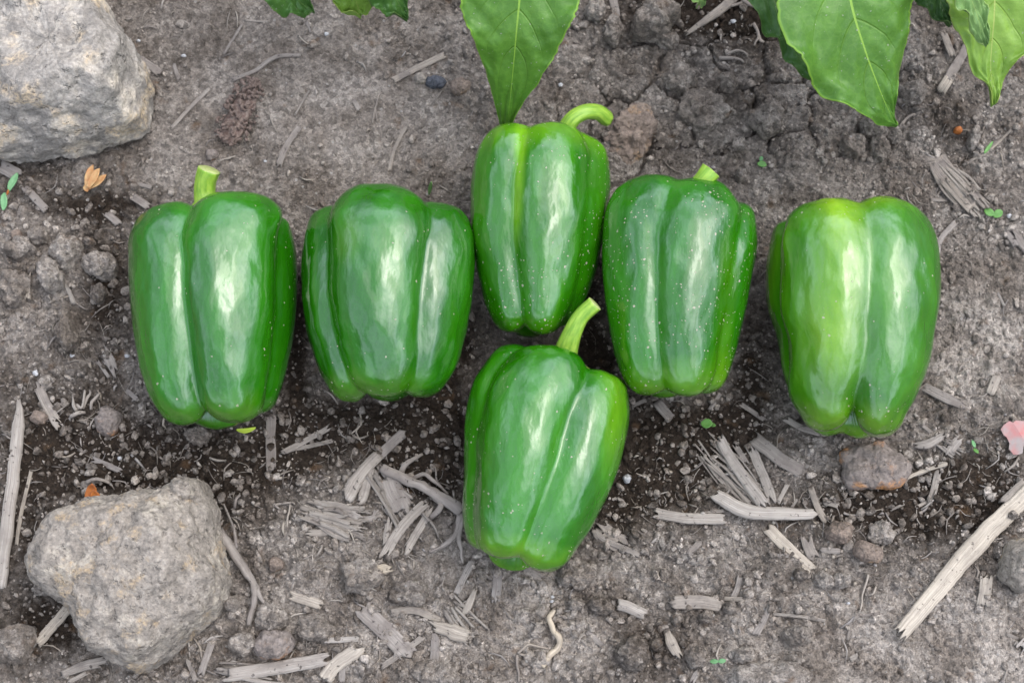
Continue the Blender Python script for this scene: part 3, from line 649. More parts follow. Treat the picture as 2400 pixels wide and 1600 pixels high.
# ------------------------------------------------------------------ straw
def straw(pts, w_, tone=.5, warm=.2, label=None, cat='straw', name='straw', flat=.28, fray=.5, lift=.3, seed=None, taper=None, parent=None, ncol=12, bend=True, curl=0.0, group=None):
    """a dry stalk or split strip lying on the soil: fibre ridges along it, torn ends, real thickness"""
    w_ = w_*.96; fray = fray*1.25; tone = tone*1.04; straw.k += 1; seed = straw.k*7+1 if seed is None else seed; r_ = np.random.default_rng(seed)
    pts = np.array(pts, float); Lp = np.linalg.norm(np.diff(pts, axis=0), axis=1).sum(); seg = int(np.clip(Lp/7, 6, 60))
    t = np.linspace(0, 1, len(pts)); tt = np.linspace(0, 1, seg); pp = catm(np.column_stack([t, pts]), tt) if len(pts) > 2 else pts[0]+(pts[1]-pts[0])*tt[:, None]
    pp = pp+np.stack([np.convolve(np.pad(r_.normal(0, w_*.05, seg), 2, 'edge'), np.ones(5)/5, 'valid') for _ in range(2)], -1)
    W3 = np.array([G(x, y, 0) for x, y in pp]); g = gh(W3[:, 0], W3[:, 1]); th = w_*PX*flat*1.1
    A_ = np.polyfit(tt, g, 1 if len(pts) < 3 else 2); z = np.polyval(A_, tt); z += np.clip(np.percentile(g-z, 80), 0, .003)+th*lift
    W3 = np.array([G(x, y, zz) for (x, y), zz in zip(pp, z)])
    T_ = np.gradient(W3, axis=0); T_ /= np.linalg.norm(T_, axis=1)[:, None]; Sd = np.cross(T_, [0, 0, 1.]); Sd /= np.linalg.norm(Sd, axis=1)[:, None]; Un = np.cross(Sd, T_)
    a = np.linspace(0, 2*np.pi, ncol*2, endpoint=False); n = len(a)
    cx = np.sign(np.cos(a))*abs(np.cos(a))**.8; cz = np.sign(np.sin(a))*abs(np.sin(a))**(.8 if flat > .5 else .55)
    ridge = 1+.10*r_.uniform(-1, 1, n)
    wid = np.ones(seg) if taper is None else np.interp(tt, *zip(*taper))
    wid = wid*(1+.05*np.convolve(np.pad(r_.normal(0, 1, seg), 2, 'edge'), np.ones(5)/5, 'valid'))
    hw = w_*PX*.5
    off = cz[None]*ridge[None]*th*.5*wid[:, None]+curl*hw*(cx[None]**2)*wid[:, None]*-1
    V = W3[:, None]+Sd[:, None]*(cx[None]*hw*wid[:, None])[..., None]+Un[:, None]*off[..., None]
    # torn ends: each fibre stops somewhere else
    fr = w_*PX*fray; colr = np.interp((cx+1)/2, np.linspace(0, 1, 7), r_.uniform(0, 1, 7)); e0 = (colr*1.2+r_.uniform(0, .5, n))*fr; 
    colr = np.interp((cx+1)/2, np.linspace(0, 1, 7), r_.uniform(0, 1, 7)); e1 = (colr*1.2+r_.uniform(0, .5, n))*fr
    V[0] += T_[0]*(e0-fr*.5)[:, None]; V[-1] -= T_[-1]*(e1-fr*.5)[:, None]
    V[1] += T_[0]*(np.maximum(e0-fr*.5, 0)*.6)[:, None]; V[-2] -= T_[-1]*(np.maximum(e1-fr*.5, 0)*.6)[:, None]
    Ls = np.linspace(0, Lp*PX*100, seg); uv = np.stack([np.tile((cx+1)/2+(cz < 0)*1.3+seed*.37, (seg, 1)), np.tile(Ls[:, None]+seed*3.1, (1, n))], -1).reshape(-1, 2)
    V = V.reshape(-1, 3); F = grid_faces(seg, n, True)
    # end caps as strips joining upper and lower columns
    caps = []
    for e in (0, (seg-1)*n):
        for j in range(n//2-1):
            q = [e+j, e+j+1, e+n-j-2 if j+1 < n else e, (e+n-j-1) % (e+n) if e == 0 else e+n-j-1]
            caps.append(q if e else q[::-1])
    F = np.vstack([F, np.array(caps)])
    base = W3.mean(0)-np.array([0, 0, th*.5])
    me = mesh_np(name, V-(base if parent is None else np.array(parent.location)), F, uv, {'tone': np.full(len(V), tone), 'warm': np.full(len(V), warm)})
    o = link(name, me, M_straw, parent, loc=base if parent is None else None)
    if label: tag(o, label, cat, group)
    return o
straw.k = 0
def twig(paths, tone, warm, label, name='twig', cat='twig', hgt=.0015, noise_=3):
    parts = []; first = None; twig.k += 1; r_ = np.random.default_rng(900+twig.k)
    for pts, r0, r1 in paths:
        n = max(4, int(np.linalg.norm(np.diff(np.array(pts, float), axis=0), axis=1).sum()/14)); pp = catm(np.column_stack([np.linspace(0, 1, len(pts)), pts]), np.linspace(0, 1, n)) if len(pts) > 2 else np.array(pts[0])+(np.array(pts[1])-np.array(pts[0]))*np.linspace(0, 1, n)[:, None]
        pp = pp+r_.normal(0, noise_*.4, pp.shape); P = np.array([on(x, y) for x, y in pp]); P[:, 2] = np.convolve(np.pad(P[:, 2], 1, 'edge'), [.25, .5, .25], 'valid')+hgt*np.sin(np.linspace(.3, 2.8, n))+r0*PX*.5
        rr = np.linspace(r0, r1, n)*PX*(1+r_.uniform(-.18, .18, n))
        if first is None: first = P[0].copy(); base = P.mean(0)
        parts.append(tube(P-base, rr, n=8, seg=n*3, ridges=.15, seed=twig.k))
    V, F, uv = join(parts); uv = uv*np.array([.5, 1])
    o = link(name, mesh_np(name, V, tri_quads(F), uv, {'tone': np.full(len(V), tone), 'warm': np.full(len(V), warm)}), M_straw, loc=base)
    return tag(o, label, cat)
twig.k = 0
ST = [ # pts(src px), width, tone, warm, flat, fray, label
 ([(46, 930), (42, 1010), (24, 1180), (-2, 1375)], 30, .75, .25, .6, .3, 'long pale dry cane standing along the left edge', 'cane', [(0, .25), (.12, .5), (.3, 1), (1, 1.05)]),
 ([(74, 1102), (50, 1200), (38, 1280)], 9, .7, .5, .7, .5, 'thin tan straw right of the long left cane', 'straw', None),
 ([(165, 1420), (85, 1508)], 25, .7, .6, .35, .2, 'flat tan straw poking out under the lower rock', 'straw', None),
 ([(58, 440), (112, 495)], 19, .45, .1, .4, .5, 'grey wood chip left of the dried orange flower', 'straw chip', None),
 ([(-4, 385), (48, 415)], 34, .35, .05, .25, .3, 'dull grey bark piece on the left edge below the big rock', 'bark', None),
 ([(64, 636), (60, 708)], 25, .62, .55, .5, .5, 'short tan stub standing below the left clod heap', 'straw chip', [(0, .7), (1, 1)]),
 ([(148, 650), (174, 714)], 13, .75, .2, .4, .2, 'short pale stick right of the tan stub', 'straw', [(0, .6), (1, 1)]),
 ([(84, 895), (108, 945), (140, 1002)], 24, .5, .25, .25, .8, 'torn grey strap left of the first pepper', 'straw strap', None),
 ([(82, 918), (116, 895)], 14, .6, .3, .3, .6, 'short scrap lying across the torn strap', 'straw chip', [(0, .5), (1, 1)]),
 ([(240, 812), (273, 875)], 26, .5, .1, .3, 1.0, 'ragged grey chip beside the flank of the first pepper', 'straw chip', [(0, .7), (.5, 1), (1, .7)]),
 ([(228, 845), (256, 884)], 8, .55, .1, .4, .6, 'thin splinter left of the ragged grey chip', 'straw', None),
 ([(214, 1074), (288, 1106)], 14, .45, .0, .4, .8, 'thin grey splinter above the lower rock', 'straw', None),
 ([(298, 915), (325, 938)], 12, .5, .1, .4, .4, 'short grey splinter touching the first pepper lower left', 'straw', None),
 ([(636, 970), (634, 1040), (636, 1105)], 24, .38, .1, .25, .5, 'upright grey strap below the first pepper', 'straw strap', None),
 ([(660, 1062), (720, 1030), (775, 1000)], 19, .6, .25, .4, .6, 'torn pale straw right of the grey strap', 'straw', [(0, .8), (1, .7)]),
 ([(672, 1056), (725, 1045), (782, 1032)], 10, .6, .25, .4, .6, 'thin fork of the torn pale straw', 'straw', None),
 ([(812, 1168), (840, 1118), (886, 1064)], 36, .72, .22, .5, .4, 'thick jointed pale stalk below the second pepper', 'stalk', [(0, 1), (.3, .95), (.36, 1.12), (.42, .9), (1, .8)]),
 ([(888, 1070), (925, 1032), (952, 1008)], 24, .42, .08, .3, .5, 'grey split strip leaning on the thick jointed stalk', 'straw strap', None),
 ([(868, 1090), (852, 1160), (838, 1175)], 24, .6, .2, .5, .5, 'darker joint piece under the thick jointed stalk', 'stalk', None),
 ([(905, 1105), (925, 1160), (950, 1208)], 60, .42, .08, .22, 1.2, 'broad shredded grey wood chip below the second pepper', 'wood chip', [(0, .75), (.5, .95), (1, .85)]),
 ([(912, 1215), (903, 1280)], 20, .65, .2, .3, 1.0, 'pale splinter hanging below the shredded chip', 'straw', [(0, 1), (1, .5)]),
 ([(1005, 1172), (960, 1215), (925, 1260), (900, 1305)], 24, .65, .25, .35, .8, 'curved split straw left of the front pepper', 'straw', None),
 ([(1012, 1190), (985, 1235), (950, 1295)], 20, .68, .28, .35, .8, 'second curved straw beside the front pepper root', 'straw', None),
 ([(740, 1180), (800, 1190), (850, 1212)], 24, .65, .15, .5, .8, 'pale stub in the litter left of the shredded chip', 'straw', None),
 ([(715, 1248), (770, 1245), (815, 1215)], 17, .55, .3, .4, 1.0, 'twisted tan scrap at the left of the straw pile', 'straw', None),
 ([(800, 1210), (870, 1215), (885, 1190)], 14, .45, .1, .4, .8, 'grey curl under the shredded chip', 'straw', None),
 ([(725, 1215), (765, 1200)], 30, .5, .15, .3, 1.3, 'frayed stub end at the far left of the straw pile', 'straw', None),
 ([(862, 1352), (890, 1335), (922, 1326)], 28, .8, .75, .3, .4, 'cream leaf shaped chip below the straw pile', 'straw chip', [(0, .2), (.4, 1), (1, .7)]),
 ([(842, 1418), (890, 1465), (960, 1535)], 42, .42, .12, .22, .4, 'wide flat grey strip in the foreground left of centre', 'wood strip', None),
 ([(892, 1562), (940, 1530), (994, 1490)], 15, .5, .3, .5, .5, 'thin grey stick crossing the foot of the wide strip', 'straw', None),
 ([(915, 1436), (975, 1430), (1035, 1455)], 18, .55, .35, .4, .4, 'bent brown tinged straw above the stubby joint', 'straw', None),
 ([(1010, 1462), (1060, 1480), (1115, 1495)], 36, .62, .4, .45, .8, 'stubby tan straw joint below the front pepper', 'stalk', [(0, .7), (.45, .8), (.5, 1.05), (1, .8)]),
 ([(756, 1500), (845, 1496)], 13, .95, .2, .4, .4, 'bright white straw splinter at lower centre left', 'straw', None),
 ([(752, 1600), (790, 1555), (852, 1512)], 34, .85, .5, .4, .8, 'cream split straw rising from the bottom edge', 'straw', None),
 ([(800, 1600), (806, 1530)], 16, .6, .1, .3, .6, 'grey upright splinter on the cream split straw', 'straw', None),
 ([(520, 1582), (640, 1565), (772, 1542)], 32, .7, .2, .45, .9, 'long pale split straw along the bottom edge', 'straw', None),
 ([(520, 1563), (600, 1560)], 9, .6, .2, .4, .6, 'thin fibre above the long bottom straw', 'straw', None),
 ([(502, 1484), (488, 1530), (470, 1582)], 17, .62, .12, .35, .6, 'upright pale strip right of the lower rock base', 'straw', None),
 ([(486, 1492), (444, 1522)], 11, .55, .1, .35, .5, 'small grey stick beside the lower rock base', 'straw', None),
 ([(438, 1540), (460, 1598)], 12, .5, .2, .4, .5, 'brown splinter at the bottom below the lower rock', 'straw', None),
 ([(252, 1548), (190, 1562), (130, 1585)], 25, .5, .25, .5, 1.2, 'frayed brown stalk at the bottom left', 'stalk', [(0, 1), (.5, .9), (1, .5)]),
 ([(210, 1572), (160, 1598)], 10, .6, .3, .4, .8, 'pale splinter under the frayed brown stalk', 'straw', None),
 ([(678, 1394), (715, 1405), (755, 1418)], 25, .72, .45, .4, .5, 'short tan chip right of the forked root', 'straw chip', None),
 ([(1110, 1310), (1088, 1352), (1066, 1398)], 16, .6, .15, .35, .5, 'grey straw slanting from the front pepper tip', 'straw', None),
 ([(1168, 1332), (1162, 1410)], 22, .42, .08, .22, .4, 'flat grey strip straight below the front pepper', 'straw strap', None),
 ([(1222, 1332), (1275, 1356)], 22, .45, .15, .3, .4, 'flat piece tucked under the front pepper tip', 'straw chip', None),
 ([(1114, 1378), (1100, 1412), (1084, 1444)], 20, .72, .4, .5, .4, 'tapered cream stub under the slanting grey straw', 'straw', [(0, .45), (.6, 1), (1, .6)]),
 ([(1020, 1482), (1018, 1560)], 21, .38, .05, .2, .5, 'dull grey strip at the bottom left of centre', 'straw strap', None),
 ([(1446, 1412), (1478, 1424), (1513, 1442)], 27, .78, .2, .75, .2, 'short round pale cane stub lying right of the front pepper', 'cane', None),
 ([(1438, 1405), (1434, 1448)], 9, .5, .1, .4, .5, 'small splinter standing left of the round cane stub', 'straw', None),
 ([(1528, 1200), (1600, 1212), (1706, 1216)], 25, .78, .25, .45, .5, 'pale straight straw left of the curved white cane', 'straw', None),
 ([(1532, 1196), (1620, 1205), (1700, 1195)], 8, .5, .2, .4, .5, 'thin edge fibre along the pale straight straw', 'straw', None),
 ([(1374, 1478), (1414, 1514)], 13, .5, .1, .4, .3, 'small grey stick between twig and dark clod', 'straw', None),
 ([(1564, 1480), (1576, 1510), (1594, 1540)], 27, .66, .45, .4, .6, 'tan chip right of the dark wet clod', 'straw chip', [(0, .7), (.4, 1), (1, .8)]),
 ([(1672, 1158), (1745, 1196), (1815, 1202), (1915, 1204)], 34, .95, .25, .7, .35, 'thick white curved cane right of the front pepper', 'cane', [(0, .9), (.3, 1.05), (.6, .95), (1, .75)]),
 ([(1684, 1026), (1730, 1100), (1795, 1190)], 32, .66, .15, .45, .5, 'wide pale stalk running down to the curved cane', 'stalk', [(0, .8), (1, .9)]),
 ([(1758, 1042), (1785, 1105), (1812, 1178)], 24, .58, .18, .35, .8, 'fibrous stalk beside the wide pale stalk', 'stalk', None),
 ([(1768, 1030), (1825, 1072), (1880, 1106)], 34, .36, .12, .35, .2, 'grey brown flat strip right of the stalks', 'wood strip', None),
 ([(1722, 1040), (1752, 1090)], 14, .5, .15, .35, 1.0, 'short torn fibre between the two stalks', 'straw', None),
 ([(1899, 1142), (1915, 1185), (1935, 1222)], 16, .4, .35, .4, .4, 'brown stick at the right end of the curved cane', 'straw', None),
 ([(1822, 1180), (1846, 1134)], 11, .68, .2, .4, .4, 'upright splinter behind the curved cane', 'straw', None),
 ([(1836, 1182), (1846, 1160)], 9, .55, .2, .4, .4, 'short splinter beside the upright one', 'straw', None),
 ([(1855, 1190), (1868, 1168)], 7, .72, .2, .4, .4, 'tiny pale splinter behind the cane right end', 'straw', None),
 ([(1797, 1234), (1845, 1282), (1905, 1338)], 29, .85, .6, .25, .25, 'cream flat strip with dark spots below the curved cane', 'straw strap', None),
 ([(1888, 1256), (1898, 1285), (1912, 1310)], 28, .42, .2, .3, .5, 'pinkish grey chip right of the spotted strip', 'straw chip', None),
 ([(1572, 1412), (1630, 1410), (1692, 1418)], 32, .45, .25, .5, .4, 'broad pinkish grey stalk piece at lower right of centre', 'stalk', None),
 ([(1690, 1402), (1745, 1404)], 11, .6, .4, .4, .6, 'thin tan straw beyond the broad stalk piece', 'straw', None),
 ([(1735, 1348), (1728, 1380), (1716, 1402)], 14, .5, .1, .4, .4, 'small upright stick above the broad stalk piece', 'straw', None),
 ([(1808, 1406), (1795, 1445), (1768, 1490)], 19, .45, .1, .4, .5, 'grey wedge stick above the bottom clods', 'straw', [(0, .4), (1, 1)]),
 ([(1811, 1438), (1870, 1443), (1935, 1454)], 8, .65, .25, .7, .3, 'thin long straw right of the wedge stick', 'straw', None),
 ([(2100, 1131), (2160, 1105), (2221, 1086)], 9, .95, .6, .7, .15, 'thin cream straw below the rusty stone', 'straw', None),
 ([(2199, 1102), (2192, 1135), (2182, 1172)], 17, .6, .25, .35, .4, 'short upright strip under the thin cream straw', 'straw', None),
 ([(2180, 1172), (2144, 1190)], 8, .55, .3, .4, .4, 'thin scrap at the foot of the upright strip', 'straw', None),
 ([(2120, 1180), (2085, 1196)], 6, .5, .2, .4, .4, 'hair thin scrap right of the stick tip', 'straw', None),
 ([(2420, 1150), (2330, 1232), (2240, 1330), (2106, 1488)], 46, .95, .62, .4, .45, 'long broad cream cane running off the right edge', 'cane', [(0, .9), (.3, 1), (.7, 1), (1, .75)]),
 ([(2410, 1130), (2350, 1185)], 34, .5, .25, .4, .3, 'grey weathered sheath on the long cream cane', 'cane sheath', None),
 ([(2140, 1430), (2085, 1470)], 8, .8, .4, .4, .6, 'thin split fibre at the foot of the long cane', 'straw', [(0, 1), (1, .4)]),
 ([(2310, 1258), (2245, 1320)], 6, .6, .3, .4, .5, 'loose fibre along the right side of the long cane', 'straw', None),
 ([(2330, 1262), (2262, 1325)], 5, .6, .3, .4, .5, 'second loose fibre outside the long cane', 'straw', None),
 ([(2311, 1346), (2308, 1384), (2302, 1424)], 29, .72, .45, .3, .5, 'short tan stub right of the long cane', 'straw chip', None),
 ([(2256, 1240), (2272, 1260)], 13, .55, .1, .3, .4, 'small grey chip left of the long cane', 'straw chip', None),
 ([(2136, 1044), (2175, 1040), (2214, 1018)], 24, .6, .15, .35, .5, 'curved grey chip right of the rightmost pepper tip', 'straw chip', [(0, .5), (.5, 1), (1, .7)]),
 ([(2222, 1066), (2236, 1042), (2254, 1022)], 22, .68, .15, .35, .7, 'pale frayed chip between curved chip and red scrap', 'straw chip', None),
 ([(2144, 966), (2158, 992), (2184, 1014)], 8, .6, .2, .5, .4, 'thin stick beside the rightmost pepper lower edge', 'straw', None),
 ([(2160, 904), (2210, 928), (2268, 958)], 26, .42, .08, .25, .6, 'grey flat strip right of the rightmost pepper', 'wood strip', [(0, .8), (.6, 1), (1, .5)]),
 ([(2338, 880), (2320, 924)], 22, .62, .35, .35, .2, 'tan chip at the right above the red scrap', 'straw chip', None),
 ([(1836, 978), (1880, 1002), (1935, 1018)], 16, .55, .3, .4, .6, 'brown straw hugging the rightmost pepper lower left', 'straw', None),
 ([(1733, 944), (1765, 965), (1796, 986)], 12, .4, .25, .4, .6, 'dull twig between fourth and rightmost peppers', 'straw', None),
 ([(1742, -30), (1690, 22), (1606, 82)], 24, .45, .35, .6, .6, 'brown grey stalk at the top edge right of centre', 'stalk', [(0, 1.1), (.6, 1), (1, .35)]),
 ([(2274, 96), (2245, 145), (2222, 190)], 24, .38, .15, .35, .1, 'dark grey flat stick beside the right hand leaves', 'wood strip', None),
 ([(2226, 182), (2215, 200), (2204, 218)], 26, .72, .55, .35, .15, 'cream broken tip below the dark flat stick', 'straw chip', None),
 ([(2210, 76), (2222, 105), (2234, 134)], 18, .38, .3, .4, .5, 'brown splinter left of the dark flat stick', 'straw', None),
 ([(1432, -20), (1440, 12), (1446, 44)], 21, .45, .12, .25, .2, 'short grey strip at the top edge right of the central leaf', 'wood strip', None),
 ([(918, 190), (980, 158), (1044, 128)], 17, .42, .35, .3, .4, 'brownish strip embedded left of the central leaf', 'wood strip', None),
 ([(828, 232), (842, 258)], 13, .5, .15, .3, .3, 'little pale chip in the smooth soil', 'straw chip', None),
 ([(402, 302), (448, 250), (492, 208)], 10, .62, .2, .5, .3, 'thin pinkish straw right of the big rock', 'straw', None),
 ([(524, 128), (568, 56)], 7, .55, .15, .5, .3, 'thin dark straw at upper left of the crust', 'straw', None),
 ([(572, 48), (630, 52)], 6, .6, .2, .5, .3, 'thin straw near the top left leaves', 'straw', None),
 ([(545, 188), (600, 165), (622, 148), (655, 132), (708, 130)], 11, .42, .12, .6, .3, 'bent grey twig above the reddish seed head', 'twig', None),
 ([(652, 390), (672, 340), (704, 296)], 16, .40, .12, .3, .6, 'long grey strip embedded above the first pepper', 'wood strip', None),
 ([(690, 272), (725, 212)], 5, .5, .2, .5, .3, 'hair thin straw over the embedded grey strip', 'straw', None),
 ([(912, 402), (925, 350), (952, 296)], 10, .5, .3, .5, .5, 'curved brown straw above the second pepper', 'straw', None),
 ([(510, 378), (553, 366)], 5, .75, .3, .6, .3, 'tiny cream splinter above the first pepper', 'straw', None),
 ([(318, 430), (358, 440)], 11, .42, .1, .4, .3, 'grey splinter right of the dried orange flower', 'straw', None),
 ([(312, 460), (350, 486)], 19, .42, .12, .35, .3, 'grey chip behind the first pepper shoulder', 'straw chip', None),
 ([(248, 498), (282, 528)], 18, .42, .08, .4, .4, 'grey chip at the upper left of the first pepper', 'straw chip', None),
 ([(318, 132), (350, 155), (380, 176)], 22, .33, .08, .3, .4, 'dull grey flake in the soil right of the big rock', 'bark', None),
 ([(406, 150), (420, 190)], 11, .4, .05, .4, .5, 'upright grey splinter right of the dull flake', 'straw', None),
 ([(718, 50), (730, 80)], 10, .45, .05, .3, .5, 'little grey wedge under the top left leaves', 'straw chip', [(0, 1), (1, .3)]),
 ([(2256, 388), (2285, 372), (2314, 360)], 7, .45, .3, .5, .4, 'thin brown stick above the fibrous bark', 'twig', None),
 ([(2310, 360), (2340, 335), (2372, 302)], 6, .5, .4, .5, .6, 'thin tan stick continuing up to the right', 'twig', None),
 ([(2240, 520), (2205, 560), (2195, 600)], 14, .6, .1, .4, .8, 'forked grey splinter under the fibrous bark', 'straw', None),
 ([(2180, 468), (2222, 470)], 7, .55, .2, .5, .5, 'short thin splinter left of the bark foot', 'straw', None),
 ([(2370, 545), (2400, 590)], 34, .38, .05, .3, .6, 'dark fibrous wood piece on the right edge', 'bark', None),
 ([(2232, 558), (2248, 574)], 8, .6, .2, .5, .3, 'small pale splinter right of the rightmost pepper', 'straw', None),
 ([(2338, 686), (2354, 718)], 7, .55, .1, .5, .3, 'tiny grey splinter at the right edge of the soil', 'straw', None),
 ([(2205, 722), (2214, 704)], 8, .7, .1, .5, .5, 'tiny pale splinter touching the rightmost pepper', 'straw', None),
 ([(1540, 940), (1572, 982)], 24, .40, .1, .3, .1, 'small grey angular chip between front and fourth peppers', 'straw chip', None),
 ([(1480, 952), (1515, 936)], 10, .42, .2, .4, .3, 'brown splinter touching the fourth pepper tip', 'straw', None),
 ([(1662, 962), (1690, 920)], 10, .45, .1, .4, .4, 'grey splinter right of the fourth pepper tip', 'straw', None),
 ([(1390, 1240), (1420, 1265), (1500, 1300)], 13, .5, .15, .4, .6, 'grey root like straw right of the front pepper tip', 'straw', None),
 ([(1400, 1235), (1460, 1280)], 46, .36, .2, .12, .5, 'dull flat bark scrap right of the front pepper tip', 'bark', None),
 ([(1612, 1300), (1642, 1268)], 15, .42, .1, .4, .3, 'short grey stick below the pale straight straw', 'straw', None),
 ([(1808, 1300), (1850, 1302)], 8, .55, .1, .4, .4, 'thin splinter left of the spotted strip', 'straw', None),
 ([(1920, 1288), (1972, 1292)], 13, .5, .1, .4, .4, 'thin grey piece right of the pinkish chip', 'straw', None),
 ([(1930, 1176), (1965, 1186)], 11, .68, .3, .4, .3, 'small tan splinter right of the brown stick', 'straw', None),
 ([(1986, 1500), (2002, 1448), (2060, 1438)], 7, .4, .2, .5, .4, 'bent thin dark straw at lower right', 'straw', None),
 ([(1636, 1568), (1620, 1600)], 14, .6, .1, .4, .6, 'pale splinter at the bottom edge right of centre', 'straw', None),
 ([(1812, 1560), (1775, 1590)], 22, .75, .45, .3, 1.0, 'cream frayed scrap at the bottom edge', 'straw', None),
 ([(1990, 1545), (2012, 1534)], 12, .7, .35, .4, .3, 'small tan chip in the fine soil lower right', 'straw chip', None),
 ([(2400, 1500), (2385, 1520)], 26, .85, .2, .4, .9, 'white frayed stub at the right edge bottom', 'straw', None),
 ([(2358, 1484), (2388, 1498)], 8, .5, .2, .4, .4, 'thin twig left of the white frayed stub', 'straw', None),
]
for s in ST:
    nm = {'straw': 'straw', 'cane': 'cane', 'stalk': 'stalk', 'twig': 'twig', 'bark': 'bark_piece', 'cane sheath': 'cane_sheath'}.get(s[7], s[7].replace(' ', '_'))
    straw(s[0], s[1], s[2], s[3], s[6], s[7], nm, flat=s[4], fray=s[5], taper=s[8], lift=.45 if s[4] < .5 else .35)
twig([([(898, 1098), (960, 1130), (1020, 1160), (1085, 1200)], 11, 13), ([(1020, 1165), (1035, 1190), (1010, 1215)], 9, 6), ([(1080, 1200), (1070, 1250), (1040, 1280), (1008, 1294)], 8, 3), ([(1084, 1205), (1078, 1270), (1086, 1318)], 7, 3), ([(960, 1128), (995, 1115), (1030, 1140), (1050, 1160)], 6, 3), ([(1020, 1095), (1028, 1140)], 2.5, 2), ([(1062, 1150), (1068, 1175)], 2.5, 2), ([(940, 1115), (955, 1090), (990, 1065)], 7, 4), ([(990, 1200), (1010, 1225), (1030, 1262)], 4, 2)], .42, .12, 'branching grey root reaching to the left flank of the front pepper', 'root', 'root', .004)
twig([([(512, 1245), (545, 1290), (578, 1338), (600, 1376), (596, 1420), (584, 1465)], 13, 6), ([(600, 1372), (612, 1400), (632, 1426)], 8, 3), ([(556, 1285), (552, 1240), (525, 1180)], 4, 2.5), ([(552, 1190), (564, 1160)], 4, 3)], .42, .1, 'forked grey root curving down the right side of the lower rock', 'root', 'root', .004)
twig([([(1302, 1426), (1288, 1450), (1300, 1480), (1310, 1505), (1290, 1535), (1270, 1562)], 6, 9)], .72, .95, 'crooked yellow twig at the bottom centre', hgt=.002)
twig([([(1215, 1530), (1240, 1510), (1285, 1520)], 3, 2), ([(1215, 1530), (1270, 1545)], 3, 2), ([(1212, 1535), (1215, 1600)], 3, 2)], .5, .4, 'thin brown forked root left of the yellow twig', 'root', 'root')
twig([([(2036, 1345), (2022, 1385), (2015, 1435)], 3, 2), ([(2052, 1375), (2044, 1392), (2034, 1396)], 2.5, 1.5)], .75, .4, 'thin wavy pale root in the soil at lower right', 'root', 'root')
twig([([(1764, 55), (1775, 90), (1790, 102)], 4, 4), ([(1775, 90), (1768, 108)], 3, 2), ([(1738, 0), (1770, 20), (1800, 40), (1830, 65)], 5, 3), ([(1740, 8), (1700, 20)], 4, 3), ([(1795, 35), (1810, 60), (1800, 75)], 4, 2)], .35, .25, 'dark twiggy roots in the wet soil left of the large right leaf', 'root', 'root')
twig([([(1685, 140), (1725, 140), (1745, 150)], 6, 3), ([(1700, 130), (1735, 122), (1752, 132)], 4, 3)], .4, .2, 'curled dry root scrap on the cracked soil', 'root', 'root')
twig([([(180, 950), (195, 955), (205, 925), (200, 915)], 4, 2), ([(195, 958), (214, 930), (212, 915)], 4, 2), ([(182, 965), (172, 930)], 4, 2), ([(214, 960), (235, 925)], 4, 3), ([(170, 975), (200, 968)], 6, 4)], .6, .25, 'claw like dry root tuft left of the first pepper', 'root', 'root', .003)
twig([([(2108, 300), (2130, 276), (2145, 272)], 4, 2)], .5, .4, 'small curled root right of the large leaf tip', 'root', 'root')
twig([([(640, 1185), (684, 1178), (690, 1180)], 2.5, 2), ([(680, 1180), (672, 1235)], 2.5, 2)], .6, .3, 'thin wishbone shaped rootlet in the dark soil', 'root', 'root')
twig([([(875, 285), (885, 235), (895, 215)], 3, 2), ([(874, 290), (880, 255), (885, 290)], 2.5, 2)], .45, .3, 'thin wiry root in the crust left of the central leaf', 'root', 'root')

# fibrous bark: one thing, its strands are parts
def strands(name, x0, y0, x1, y1, spread, n, label, cat, tone=.5, warm=.2, wmin=4, wmax=10, seed=1, base_w=0, fan=1.0):
    e = empty(name, on((x0+x1)/2, (y0+y1)/2), label, cat); r_ = np.random.default_rng(seed)
    d = np.array([x1-x0, y1-y0], float); L = np.linalg.norm(d); d /= L; p = np.array([-d[1], d[0]])
    if base_w: straw([(x0, y0), ((x0+x1)/2, (y0+y1)/2), (x1-d[0]*L*.15, y1-d[1]*L*.15)], base_w, tone*.75, warm, name='slab', flat=.12, fray=.6, parent=e)
    for i in range(n):
        o = r_.uniform(-.5, .5); a0 = r_.uniform(0, .45); a1 = r_.uniform(.6, 1.08)
        A_ = np.array([x0, y0])+d*L*a0+p*o*spread*.6; B_ = np.array([x0, y0])+d*L*a1+p*o*spread*fan; Mi = (A_+B_)/2+p*r_.uniform(-.05, .05)*L
        q = straw([tuple(A_), tuple(Mi), tuple(B_)], r_.uniform(wmin, wmax), np.clip(tone+r_.uniform(-.2, .25), 0, 1), warm, name='strand', flat=.5, fray=.8, lift=1.0+r_.uniform(0, 1.4), parent=e, ncol=4)
    return e
strands('fibrous_bark', 2178, 360, 2302, 500, 66, 26, 'fibrous grey brown bark piece above the rightmost pepper shoulder', 'bark', .45, .3, 4, 11, 3, 56)
strands('straw_tuft', 1640, 1020, 1790, 1180, 130, 30, 'tuft of fine broken fibres around the pale stalks', 'straw tuft', .45, .2, 3, 7, 4, 0, .6)
strands('straw_tuft', 870, 1095, 960, 1220, 75, 28, 'shredded strands splitting off the broad grey chip', 'straw tuft', .5, .15, 3, 8, 5)
strands('straw_tuft', 700, 1190, 860, 1235, 95, 30, 'tangle of short torn straws left of the shredded chip', 'straw tuft', .55, .25, 4, 12, 6)
strands('straw_tuft', 1040, 1400, 1110, 1490, 80, 16, 'few torn fibres round the stubby straw joint', 'straw tuft', .55, .25, 3, 9, 7)
strands('straw_tuft', 2200, 1030, 2260, 1066, 40, 8, 'small fan of fibres left of the red scrap', 'straw tuft', .6, .15, 3, 7, 8)
strands('straw_tuft', 500, 1560, 660, 1590, 40, 12, 'split fibres along the long bottom straw', 'straw tuft', .6, .2, 4, 10, 9)
